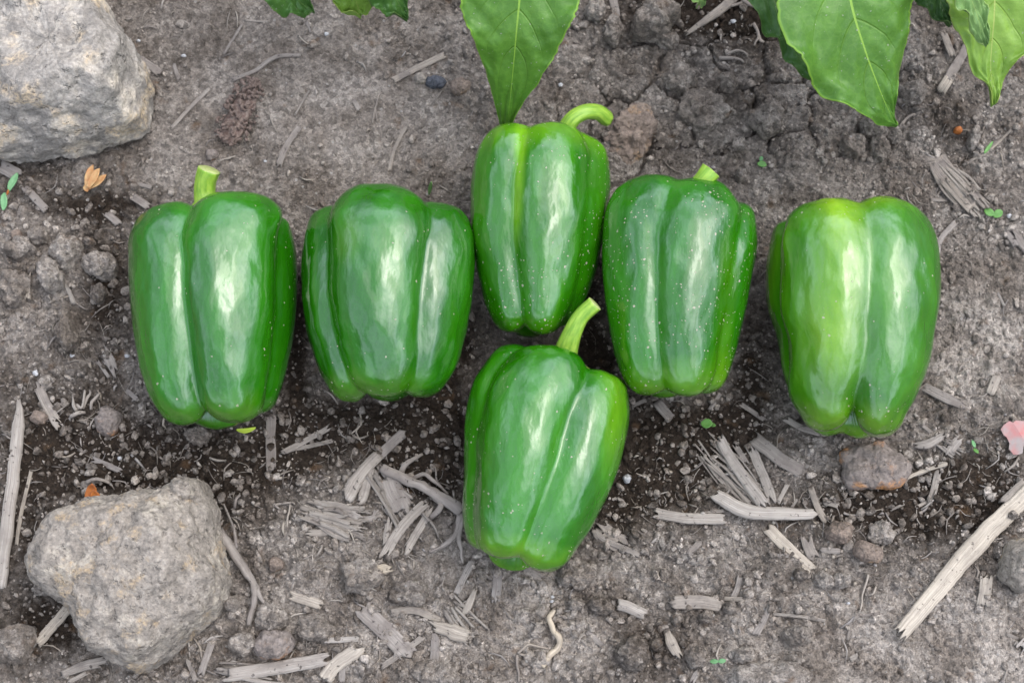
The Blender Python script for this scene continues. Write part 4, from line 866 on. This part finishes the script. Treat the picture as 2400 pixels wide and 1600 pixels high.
strands('straw_tuft', 1700, 1590, 1830, 1560, 50, 10, 'fine fibres on the wide flat bottom clod', 'straw tuft', .75, .3, 2, 5, 10)

# ------------------------------------------------------------------ reddish seed head
def seed_head():
    a, b_ = np.array([600, 190.]), np.array([530, 338.]); e = empty('seed_head', on(565, 264), 'reddish brown crumbly dry seed head lying above the first pepper', 'seed head')
    base = np.array(e.location); r_ = np.random.default_rng(11)
    C = np.array([on(*(a+(b_-a)*t)) for t in np.linspace(0, 1, 8)]); C[:, 2] += .001
    V, F, uv = tube(C-base, np.array([.001, .0035, .0050, .0055, .005, .006, .005, .002]), n=12, seg=24, ridges=.2, ell=.6)
    link('core', mesh_np('core', V, tri_quads(F), uv), M_seed, e)
    prot = [mesh_np('husk', lump(ICO[2][0], 70+i, .4, 4)*np.array([1, .55, .45]), ICO[2][1]) for i in range(6)]
    for p in prot: p.materials.append(M_seed)
    for i in range(150):
        t = r_.uniform(0, 1); wd = np.interp(t, [0, .15, .5, .8, 1], [14, 34, 40, 44, 26]); o = r_.uniform(-1, 1)
        c = a+(b_-a)*t; d = (b_-a)/np.linalg.norm(b_-a); p = np.array([-d[1], d[0]])
        x, y = c+p*o*wd; q = on(x, y); z = .005*math.sqrt(max(0, 1-o*o))+.0006
        ob = bpy.data.objects.new('husk', prot[i % 6]); col.objects.link(ob); ob.parent = e; ob.location = q+np.array([0, 0, z])-base
        ob.rotation_euler = r_.uniform(-3, 3, 3); ob.scale = (r_.uniform(.0009, .0021),)*3
seed_head()

# ------------------------------------------------------------------ leaves
def leaf(parent, mid, zs, half, material, seed=1, wave=1.9, roll=0.0, cup=.12, n=110, m=56, label=None, notch=None):
    """mid: midrib from stalk to tip (px), zs heights (m), half: (t, left px, right px) half widths"""
    P0 = np.array(parent.location); t = np.linspace(0, 1, n); k = np.linspace(0, 1, len(mid))
    c = catm(np.column_stack([k, np.array([G(x, y, z) for (x, y), z in zip(mid, zs)])]), t)
    T_ = np.gradient(c, axis=0); T_ /= np.linalg.norm(T_, axis=1)[:, None]
    Sd = np.cross(T_, [0, 0, 1.]); Sd /= np.linalg.norm(Sd, axis=1)[:, None]; Un = np.cross(Sd, T_)
    hf = np.array(half, float); hl = np.interp(t, hf[:, 0], hf[:, 1])*PX; hr = np.interp(t, hf[:, 0], hf[:, 2])*PX
    kf = np.hanning(9); kf /= kf.sum(); hl[4:-4] = np.convolve(hl, kf, 'valid'); hr[4:-4] = np.convolve(hr, kf, 'valid')
    s = np.linspace(-1, 1, m)
    # viewed with the tip towards the viewer: negative s is the picture's left
    sgn = -1 if Sd[:, 0].mean() > 0 else 1
    A_ = np.where(s[None] < 0, hl[:, None], hr[:, None])*s[None]
    jag = 1+.034*fbm2(t*38+seed, t*0+seed, 3, 3)[:, None]*abs(s[None])**8; A_ = A_*jag
    Xd = Sd*(1 if Sd[:, 0].mean() > 0 else -1)
    V = c[:, None]+Xd[:, None]*A_[..., None]
    ph = t[:, None]*6.5-abs(s[None])**1.3*1.9; quilt = np.cos(2*np.pi*(ph))*-.00055*np.clip(1-abs(s[None]), 0, 1)*4*np.clip(abs(s[None]), 0, .25)*2
    z = quilt*-1+wave*.0016*fbm2(t[:, None]*5+seed, s[None]*1.2+seed+0*t[:, None], 3, 5)*abs(s[None])**1.2*2+cup*abs(A_)*.9+roll*A_
    z += wave*.0012*np.sin(t[:, None]*34+seed+s[None]*2)*abs(s[None])**3
    V = V+np.array([0, 0, 1])[None, None]*z[..., None]
    uv = np.stack([np.tile((s+1)/2, (n, 1)), np.tile(t[:, None], (1, m))], -1).reshape(-1, 2)
    V = V.reshape(-1, 3)-P0; F = grid_faces(n, m)
    if Sd[:, 0].mean() > 0: pass
    else: F = F[:, ::-1]
    # upward facing
    v = V[F[len(F)//2]]; nn = np.cross(v[1]-v[0], v[2]-v[0]); F = F if nn[2] > 0 else F[:, ::-1]
    me = mesh_np('leaf', V, F, uv); o = link('leaf', me, material, parent)
    md = o.modifiers.new('thickness', 'SOLIDIFY'); md.thickness = .00035; md.offset = -1
    if label: o['label'] = label
    return o, c[0]
def plant(x, y, label, h=.10):
    p = G(x, y, 0); p[2] = 0
    e = empty('pepper_plant', p, label, 'pepper plant'); V, F, uv = tube(np.array([[0, 0, -.01], [.003, .002, .05], [.0, .004, .10], [.006, .0, h+.06]]), np.array([.006, .005, .0045, .003]), n=12, seg=20, ridges=.1)
    link('stem', mesh_np('stem', V, tri_quads(F), uv), M_plantstem, e); return e
def petiole(e, p1, z0):
    b = np.array(e.location); a = np.array([0.002, 0, z0]); q = p1-b; mid = (a+q)/2+np.array([0, 0, .012])
    V, F, uv = tube(np.array([a, mid, q]), np.array([.0018, .0014, .0012]), n=8, seg=14); link('leaf_stalk', mesh_np('leaf_stalk', V, tri_quads(F), uv), M_plantstem, e)
pa = plant(900, -420, 'pepper plant rooted beyond the top edge whose leaf tips hang in left of centre')
for args in (
    dict(mid=[(560, -230), (620, -120), (668, -40), (700, 2), (735, 28)], zs=[.075, .072, .06, .05, .042], half=[(0, 2, 2), (.3, 70, 70), (.6, 62, 66), (.85, 28, 34), (1, 1, 1)], material=M_leafd, seed=2),
    dict(mid=[(760, -250), (790, -130), (825, -40), (835, 5), (846, 38)], zs=[.085, .08, .062, .05, .042], half=[(0, 2, 2), (.3, 75, 75), (.6, 62, 62), (.85, 40, 48), (1, 1, 1)], material=M_leafy, seed=3, label='yellowish leaf'),
    dict(mid=[(830, -260), (860, -150), (905, -60), (930, 0), (955, 46)], zs=[.09, .085, .075, .062, .052], half=[(0, 2, 2), (.3, 70, 70), (.6, 62, 60), (.85, 36, 22), (1, 1, 1)], material=M_leafd, seed=4),
    dict(mid=[(1290, -300), (1240, -180), (1224, -60), (1212, 60), (1202, 170), (1187, 318)], zs=[.085, .09, .088, .078, .058, .024], half=[(0, 2, 2), (.12, 60, 70), (.28, 118, 130), (.46, 136, 132), (.56, 126, 124), (.63, 112, 106), (.69, 98, 94), (.75, 80, 84), (.79, 66, 72), (.835, 54, 56), (.88, 42, 34), (.94, 24, 14), (1, 8, 4)], material=M_leaf, seed=5, cup=.10, label='large hanging leaf')):
    o, p1 = leaf(pa, **args); petiole(pa, p1, .09)
pb = plant(2080, -460, 'pepper plant rooted beyond the top edge whose large leaves hang in at the right', .12)
for args in (
    dict(mid=[(1700, -210), (1760, -100), (1830, 30), (1875, 100), (1940, 172)], zs=[.06, .058, .050, .043, .036], half=[(0, 2, 2), (.3, 55, 90), (.6, 52, 90), (.78, 56, 80), (.86, 50, 60), (.9, 42, 40), (.95, 38, 30), (1, 3, 3)], material=M_leafd, seed=7, label='lower leaf half hidden behind the largest leaf'),
    dict(mid=[(1930, -330), (1955, -200), (1978, -90), (1998, 20), (2032, 130), (2070, 230), (2102, 296)], zs=[.095, .10, .10, .095, .084, .070, .058], half=[(0, 2, 2), (.15, 90, 80), (.33, 150, 130), (.5, 170, 148), (.66, 138, 112), (.78, 92, 66), (.875, 46, 28), (.94, 26, 14), (1, 3, 3)], material=M_leaf, seed=8, cup=.10, label='largest leaf'),
    dict(mid=[(2130, -250), (2150, -150), (2185, -50), (2205, 5), (2228, 60)], zs=[.06, .062, .055, .05, .044], half=[(0, 2, 2), (.3, 70, 70), (.6, 60, 62), (.85, 34, 28), (1, 1, 1)], material=M_leafd, seed=9),
    dict(mid=[(2370, -270), (2352, -170), (2335, -70), (2330, 40), (2322, 150), (2330, 246)], zs=[.08, .085, .083, .075, .064, .052], half=[(0, 2, 2), (.2, 80, 85), (.42, 120, 110), (.58, 104, 112), (.72, 62, 100), (.85, 34, 42), (.94, 9, 18), (1, 5, 2)], material=M_leafy, seed=10, label='yellow green leaf at the right'),
    dict(mid=[(2190, -230), (2225, -130), (2262, -40), (2290, 35), (2314, 106)], zs=[.10, .105, .10, .088, .076], half=[(0, 2, 2), (.3, 55, 60), (.6, 46, 46), (.85, 22, 20), (1, 1, 1)], material=M_leafp, seed=11, cup=.3, label='pale folded leaf on top'),
    dict(mid=[(1600, -180), (1615, -100), (1632, -40), (1645, -8), (1652, 10)], zs=[.08, .08, .07, .06, .055], half=[(0, 2, 2), (.3, 36, 36), (.6, 34, 34), (.85, 18, 16), (1, 1, 1)], material=M_leafp, seed=12)):
    o, p1 = leaf(pb, **args); petiole(pb, p1, .11)

# small plants, petals and scraps
def blade(pts, w_, material, name, label, cat, z=.003, n=14, m=7, parent=None, cup=.3, prof=None):
    pts = np.array(pts, float); t = np.linspace(0, 1, n); pp = catm(np.column_stack([np.linspace(0, 1, len(pts)), pts]), t) if len(pts) > 2 else pts[0]+(pts[1]-pts[0])*t[:, None]
    c = np.array([on(x, y, z) for x, y in pp]); c[:, 2] = c[:, 2].mean()+np.linspace(-.4, .4, n)*z*.8
    T_ = np.gradient(c, axis=0); T_ /= np.linalg.norm(T_, axis=1)[:, None]; Sd = np.cross(T_, [0, 0, 1.]); Sd /= np.linalg.norm(Sd, axis=1)[:, None]
    pr = np.sin(np.pi*np.clip(t, .02, .98))**.6 if prof is None else np.interp(t, *zip(*prof)); s = np.linspace(-1, 1, m)
    A_ = s[None]*pr[:, None]*w_*PX*.5; V = c[:, None]+Sd[:, None]*A_[..., None]; V[..., 2] += abs(A_)*cup
    base = np.array(parent.location) if parent is not None else c.mean(0)
    F = grid_faces(n, m); me = mesh_np(name, V.reshape(-1, 3)-base, F); o = link(name, me, material, parent, loc=None if parent is not None else base)
    md = o.modifiers.new('thickness', 'SOLIDIFY'); md.thickness = .0004
    if label: tag(o, label, cat)
    return o
e = empty('seedling', on(25, 445), 'tiny seedling with two long green leaves at the left edge', 'seedling')
blade([(20, 448), (40, 405)], 17, M_mint, 'leaf', None, None, parent=e); blade([(4, 490), (14, 455)], 16, M_mint, 'leaf', None, None, parent=e); blade([(14, 456), (21, 447)], 5, M_rust, 'stem', None, None, parent=e)
e = empty('seedling', on(2327, 500), 'tiny seedling with two round green leaves right of the rightmost pepper', 'seedling')
blade([(2308, 490), (2328, 505)], 19, M_sprout, 'leaf', None, None, parent=e); blade([(2330, 506), (2347, 496)], 19, M_sprout, 'leaf', None, None, parent=e)
e = empty('seedling', on(1785, 382), 'tiny green sprout between the fourth pepper and the large right leaf', 'seedling')
blade([(1775, 382), (1796, 388)], 15, M_sprout, 'leaf', None, None, parent=e); blade([(1784, 378), (1784, 368)], 9, M_mint, 'leaf', None, None, parent=e)
e = empty('seedling', on(1657, 993), 'small round bright green sprout under the fourth pepper', 'seedling')
blade([(1643, 990), (1668, 994)], 22, M_sprout, 'leaf', None, None, parent=e, z=.005); blade([(1664, 992), (1675, 998)], 9, M_sprout, 'leaf', None, None, parent=e, z=.005)
e = empty('seedling', on(1682, 1549), 'mint green two leaf seedling at the bottom right of centre', 'seedling')
blade([(1664, 1549), (1682, 1549)], 10, M_mint, 'leaf', None, None, parent=e); blade([(1682, 1549), (1700, 1547)], 10, M_mint, 'leaf', None, None, parent=e)
e = empty('seedling', on(2284, 1045), 'slim upright green sprout left of the red scrap', 'seedling')
blade([(2280, 1030), (2284, 1048)], 8, M_mint, 'leaf', None, None, parent=e); blade([(2284, 1048), (2290, 1062)], 8, M_sprout, 'leaf', None, None, parent=e)
blade([(2310, 356), (2322, 338)], 8, M_sprout, 'leaf_fragment', 'tiny green leaf bit beside the thin stick at right', 'leaf fragment')
blade([(1003, 446), (1012, 438)], 10, M_sprout, 'leaf_fragment', 'tiny green bit showing behind the second pepper shoulder', 'leaf fragment', z=.02)
blade([(552, 1005), (575, 1009), (600, 1003)], 11, M_lime, 'leaf_fragment', 'yellow green sliver under the tip of the leftmost pepper', 'leaf fragment', z=.004)
e = empty('dried_flower', on(222, 418), 'dried orange flower calyx with three lobes below the big rock', 'dried flower')
blade([(202, 436), (207, 415), (219, 388)], 18, M_orange, 'petal', None, None, parent=e, z=.004, prof=[(0, .5), (.5, 1), (.8, .8), (1, .05)]); blade([(204, 438), (218, 420), (234, 396)], 20, M_orange, 'petal', None, None, parent=e, z=.006, prof=[(0, .5), (.5, 1), (.8, .8), (1, .05)])
blade([(204, 440), (226, 428), (250, 411)], 18, M_orange, 'petal', None, None, parent=e, z=.004, prof=[(0, .5), (.5, 1), (.8, .8), (1, .05)]); blade([(205, 449), (198, 436)], 11, M_orange, 'base', None, None, parent=e, z=.003)
blade([(206, 1182), (215, 1150), (220, 1136)], 24, M_rust, 'dead_leaf', 'small rusty orange dead leaf against the top of the lower rock', 'dead leaf', z=.008, prof=[(0, 1), (.3, 1.2), (.7, .8), (1, .1)])
blade([(226, 1178), (222, 1150)], 22, M_rust, 'dead_leaf', 'second rusty leaf bit touching the lower rock', 'dead leaf', z=.007, prof=[(0, 1), (.3, 1.2), (.7, .8), (1, .1)])
import bmesh
def scrap(pts, thick, material, name, label, cat, z=.003):
    """a thin torn sheet with a traced outline, lying slightly warped on the soil"""
    bm = bmesh.new(); c = on(*np.mean(pts, 0), z); P = [on(x, y, z)*[1, 1, 0]+[0, 0, c[2]] for x, y in pts]
    f = bm.faces.new([bm.verts.new(p-c+np.array([0, 0, .0012*math.sin(7*k)])) for k, p in enumerate(P)])
    e = bmesh.ops.extrude_face_region(bm, geom=[f]); bmesh.ops.translate(bm, verts=[v for v in e['geom'] if isinstance(v, bmesh.types.BMVert)], vec=(0, 0, thick))
    bmesh.ops.triangulate(bm, faces=bm.faces); bmesh.ops.recalc_face_normals(bm, faces=bm.faces)
    me = bpy.data.meshes.new(name); bm.to_mesh(me); bm.free(); return tag(link(name, me, material, loc=c), label, cat)
scrap([(2345, 1006), (2352, 996), (2365, 986), (2374, 990), (2382, 984), (2400, 985), (2425, 980), (2432, 1008), (2418, 1030), (2402, 1034), (2396, 1048), (2392, 1064), (2380, 1068), (2372, 1066), (2364, 1052), (2366, 1038), (2360, 1024), (2352, 1018)], .0006, M_pink, 'red_scrap', 'faded pinkish red plastic scrap on the right edge', 'plastic scrap')
twig([([(205, 1128), (235, 1126), (262, 1136)], 6, 3), ([(262, 1136), (270, 1146)], 3, 1.5)], .55, .2, 'pale curled bract above the rusty dead leaf', 'dry_bract', 'bract', .004)
# loose white grit grains that catch the eye
for i, (x, y, s, lb) in enumerate([(325, 97, 5, 'white grit grain nearest the big rock'), (431, 132, 6, 'bright white grit grain on the crust right of the big rock'), (1719, 51, 7, 'white snail like grain in the dark wet soil at the top'), (1314, 200, 6, 'white grain between the central leaf and cracked soil'),
                               (84, 875, 9, 'oval white seed left of the first pepper'), (282, 1074, 6, 'white grain above the lower rock'), (2365, 507, 7, 'white grain right of the round leaf seedling'), (1294, 1398, 5, 'upper of two white grains above the yellow twig'), (1294, 1408, 5, 'lower of two white grains above the yellow twig'),
                               (765, 81, 6, 'cream grain below the top left leaves'), (1988, 1412, 4, 'white grain in fine soil at lower right'), (622, 378, 4, 'white grain above the first pepper'), (170, 833, 6, 'white grain below the potato shaped clod'), (298, 834, 6, 'cream grain touching the flank of the first pepper')]):
    V = lump(ICO[2][0], 300+i, .25, 3)*np.array([s*1.1, s*.8, s*.8])*PX
    p = on(x, y); tag(link('grit_grain', mesh_np('grit_grain', V, ICO[2][1]), M_white, loc=p+np.array([0, 0, s*PX*.3])), lb, 'grit grain')

# ------------------------------------------------------------------ loose clods (individuals) and crumbs (stuff)
def inpoly_obj(x, y):
    """rough footprints of peppers and rocks in the picture where loose soil would be hidden"""
    for cx, cy, rx, ry in ((497, 730, 205, 285), (908, 688, 210, 262), (1268, 540, 168, 255), (1594, 670, 185, 265), (2002, 745, 210, 290), (1275, 1070, 190, 275), (150, 170, 215, 205), (300, 1360, 225, 205)):
        if ((x-cx)/rx)**2+((y-cy)/ry)**2 < .86: return True
    return False
dens = lambda x, y: float(np.clip(.9+blobs(CRUMB, np.array(x), np.array(y)), .05, 1))
moist_at = lambda X, Y: gh(X, Y, moist_gap_m)
PROT = []
for i in range(14):
    V = lump(ICO[3][0], 500+i, .42, 6, .12)*np.array([1, rng.uniform(.6, .95), rng.uniform(.5, .8)])
    me = mesh_np('soil_clod', V, ICO[3][1], attrs={'moist': np.full(len(V), .10 if i % 4 else .45), 'tone': np.full(len(V), rng.uniform(-.12, .25))}); me.materials.append(M_clod); PROT.append(me)
ZONES = [(0, 2400, 0, 420, 'loose grey soil crumb lying on the upper part of the ground', 'loose crumbs on the upper ground', 55),
         (0, 330, 420, 1100, 'loose grey soil crumb scattered left of the leftmost pepper', 'loose crumbs left of the peppers', 55),
         (330, 1080, 980, 1600, 'loose grey soil crumb among the litter at lower left of the front pepper', 'loose crumbs lower left', 75),
         (1080, 1700, 900, 1600, 'loose grey soil crumb in the foreground below and right of the front pepper', 'loose crumbs lower middle', 60),
         (1700, 2400, 1030, 1600, 'loose grey soil crumb in the lower right of the ground', 'loose crumbs lower right', 50)]
for x0, x1, y0, y1, lb, grp, cnt in ZONES:
    c = 0
    while c < cnt:
        x, y = rng.uniform(x0, x1), rng.uniform(y0, y1)
        if inpoly_obj(x, y) or rng.random() > dens(x, y): continue
        s = rng.choice([7, 9, 11, 14], p=[.4, .3, .2, .1])*rng.uniform(.85, 1.2); p = on(x, y)
        o = link('soil_crumb', PROT[rng.integers(14)], loc=p+np.array([0, 0, s*PX*.22])); o.scale = (s*PX,)*3
        o.rotation_euler = (rng.uniform(-.5, .5), rng.uniform(-.5, .5), rng.uniform(0, 6.28)); tag(o, lb, 'soil crumb', grp); c += 1

def scatter(name, count, smin, smax, power, sub, dens_fn, material, label, tone=(-.3, .6), moistk=.2, flat=(.5, .9), seed=1, cat='soil crumbs'):
    r_ = np.random.default_rng(seed); V0, F0 = ICO[sub]; prot = np.stack([lump(V0, 1000+seed*50+i, .62, 7 if sub > 1 else 2, .12) for i in range(24)])
    Xp = r_.uniform(-60, 2460, count*4); Yp = r_.uniform(-60, 1660, count*4); d = dens_fn(Xp, Yp); keep = r_.random(len(Xp)) < d
    Xp, Yp = Xp[keep][:count], Yp[keep][:count]; n = len(Xp)
    P = np.array([G(x, y, 0) for x, y in zip(Xp, Yp)])
    for _ in range(2):
        z = gh(P[:, 0], P[:, 1], HH)[:, None]; dr = P-CAM; P = CAM+dr*((z-CAM[2])/dr[:, 2:3])
    s = (smin+(smax-smin)*r_.random(n)**power)*PX
    sc3 = np.stack([s, s*r_.uniform(.55, 1, n), s*r_.uniform(*flat, n)], 1)
    V = prot[r_.integers(24, size=n)]*sc3[:, None]
    a, b_ = r_.uniform(0, 6.28, n), r_.uniform(-.9, .9, n); ca, sa, cb, sb = np.cos(a), np.sin(a), np.cos(b_), np.sin(b_)
    y = V[..., 1]*cb[:, None]-V[..., 2]*sb[:, None]; z = V[..., 1]*sb[:, None]+V[..., 2]*cb[:, None]; x = V[..., 0]
    V = np.stack([x*ca[:, None]-y*sa[:, None], x*sa[:, None]+y*ca[:, None], z], -1)+P[:, None]; V[..., 2] += (s*.28)[:, None]
    F = (F0[None]+(np.arange(n)*len(V0))[:, None, None]).reshape(-1, 3); k = len(V0)
    mo = np.repeat(np.clip(moist_at(P[:, 0], P[:, 1])*moistk*r_.uniform(.2, 3.2, n)+r_.uniform(-.15, .25, n), 0, 1), k); tn = np.repeat(r_.uniform(*tone, n), k)
    o = link(name, mesh_np(name, V.reshape(-1, 3), F, attrs={'moist': mo, 'tone': tn}, smooth=False), material)
    return tag(o, label, cat, kind='stuff')
dn = lambda x, y: np.clip(.9+blobs(CRUMB, x, y), .05, 1)
dband = lambda x, y: np.clip(.22+blobs([(300, 1080, 330, 180, 1), (700, 1100, 300, 180, .9), (150, 620, 200, 160, .7), (1560, 1150, 260, 200, .7), (2150, 1150, 300, 180, .8), (700, 1450, 300, 140, .8), (1600, 1480, 330, 130, .8), (2250, 500, 200, 300, .6), (1800, 300, 420, 170, .55)], x, y), 0, 1)*np.clip(.9+blobs(CRUMB, x, y), .1, 1)
scatter('soil_crumbs', 14000, 1.8, 6.0, 1.6, 1, dn, M_crumb, 'fine grey soil crumbs strewn over the ground', seed=1)
scatter('coarse_soil_crumbs', 6200, 2.8, 14, 3.4, 2, dband, M_crumb, 'coarser angular crumbs over the dark soil and litter', seed=2)

# loose fibres and chips too many to count
def litter():
    r_ = np.random.default_rng(77); parts = []; tones = []; warms = []
    d = lambda x, y: np.clip(.10+blobs([(850, 1200, 300, 140, 1), (1750, 1150, 260, 130, .9), (1000, 1450, 300, 130, .7), (300, 1000, 260, 160, .5), (600, 1540, 250, 80, .8), (2250, 1050, 150, 120, .7), (2250, 420, 120, 160, .6), (1750, 50, 110, 70, .5), (1950, 1300, 250, 120, .5), (200, 780, 120, 200, .3)], np.array(x), np.array(y)), 0, 1)
    c = 0
    while c < 1900:
        x, y = r_.uniform(-20, 2420), r_.uniform(-20, 1620)
        if r_.random() > d(x, y): continue
        c += 1; a = r_.uniform(0, np.pi); L = (8+55*r_.random()**2.2); bend = r_.uniform(-.25, .25)*L
        dx, dy = math.cos(a), math.sin(a); pp = [(x-dx*L/2, y-dy*L/2), (x-dy*bend, y+dx*bend), (x+dx*L/2, y+dy*L/2)]
        P = np.array([G(u, v, 0) for u, v in pp]); P[:, 2] = gh(P[:, 0], P[:, 1], HH)+.0004; P[1, 2] += .0004+r_.uniform(0, .0008)
        r = r_.choice([.7, 1.1, 1.8, 3.2], p=[.35, .35, .2, .1])*PX*(1 if L > 14 else 1.5)
        V, F, uv = tube(P, np.array([r*.7, r, r*.5]), n=4, seg=5, ridges=.2, seed=c, ell=.5); uv = uv*.4+c*.3
        parts.append((V, F, uv)); tones.append(np.full(len(V), r_.uniform(.25, 1))); warms.append(np.full(len(V), r_.uniform(0, .55)))
    V, F, uv = join(parts)
    tag(link('straw_litter', mesh_np('straw_litter', V, tri_quads(F), uv, {'tone': np.concatenate(tones), 'warm': np.concatenate(warms)}), M_straw), 'fine straw fibres and splinters strewn over the soil', 'straw litter', kind='stuff')
litter()
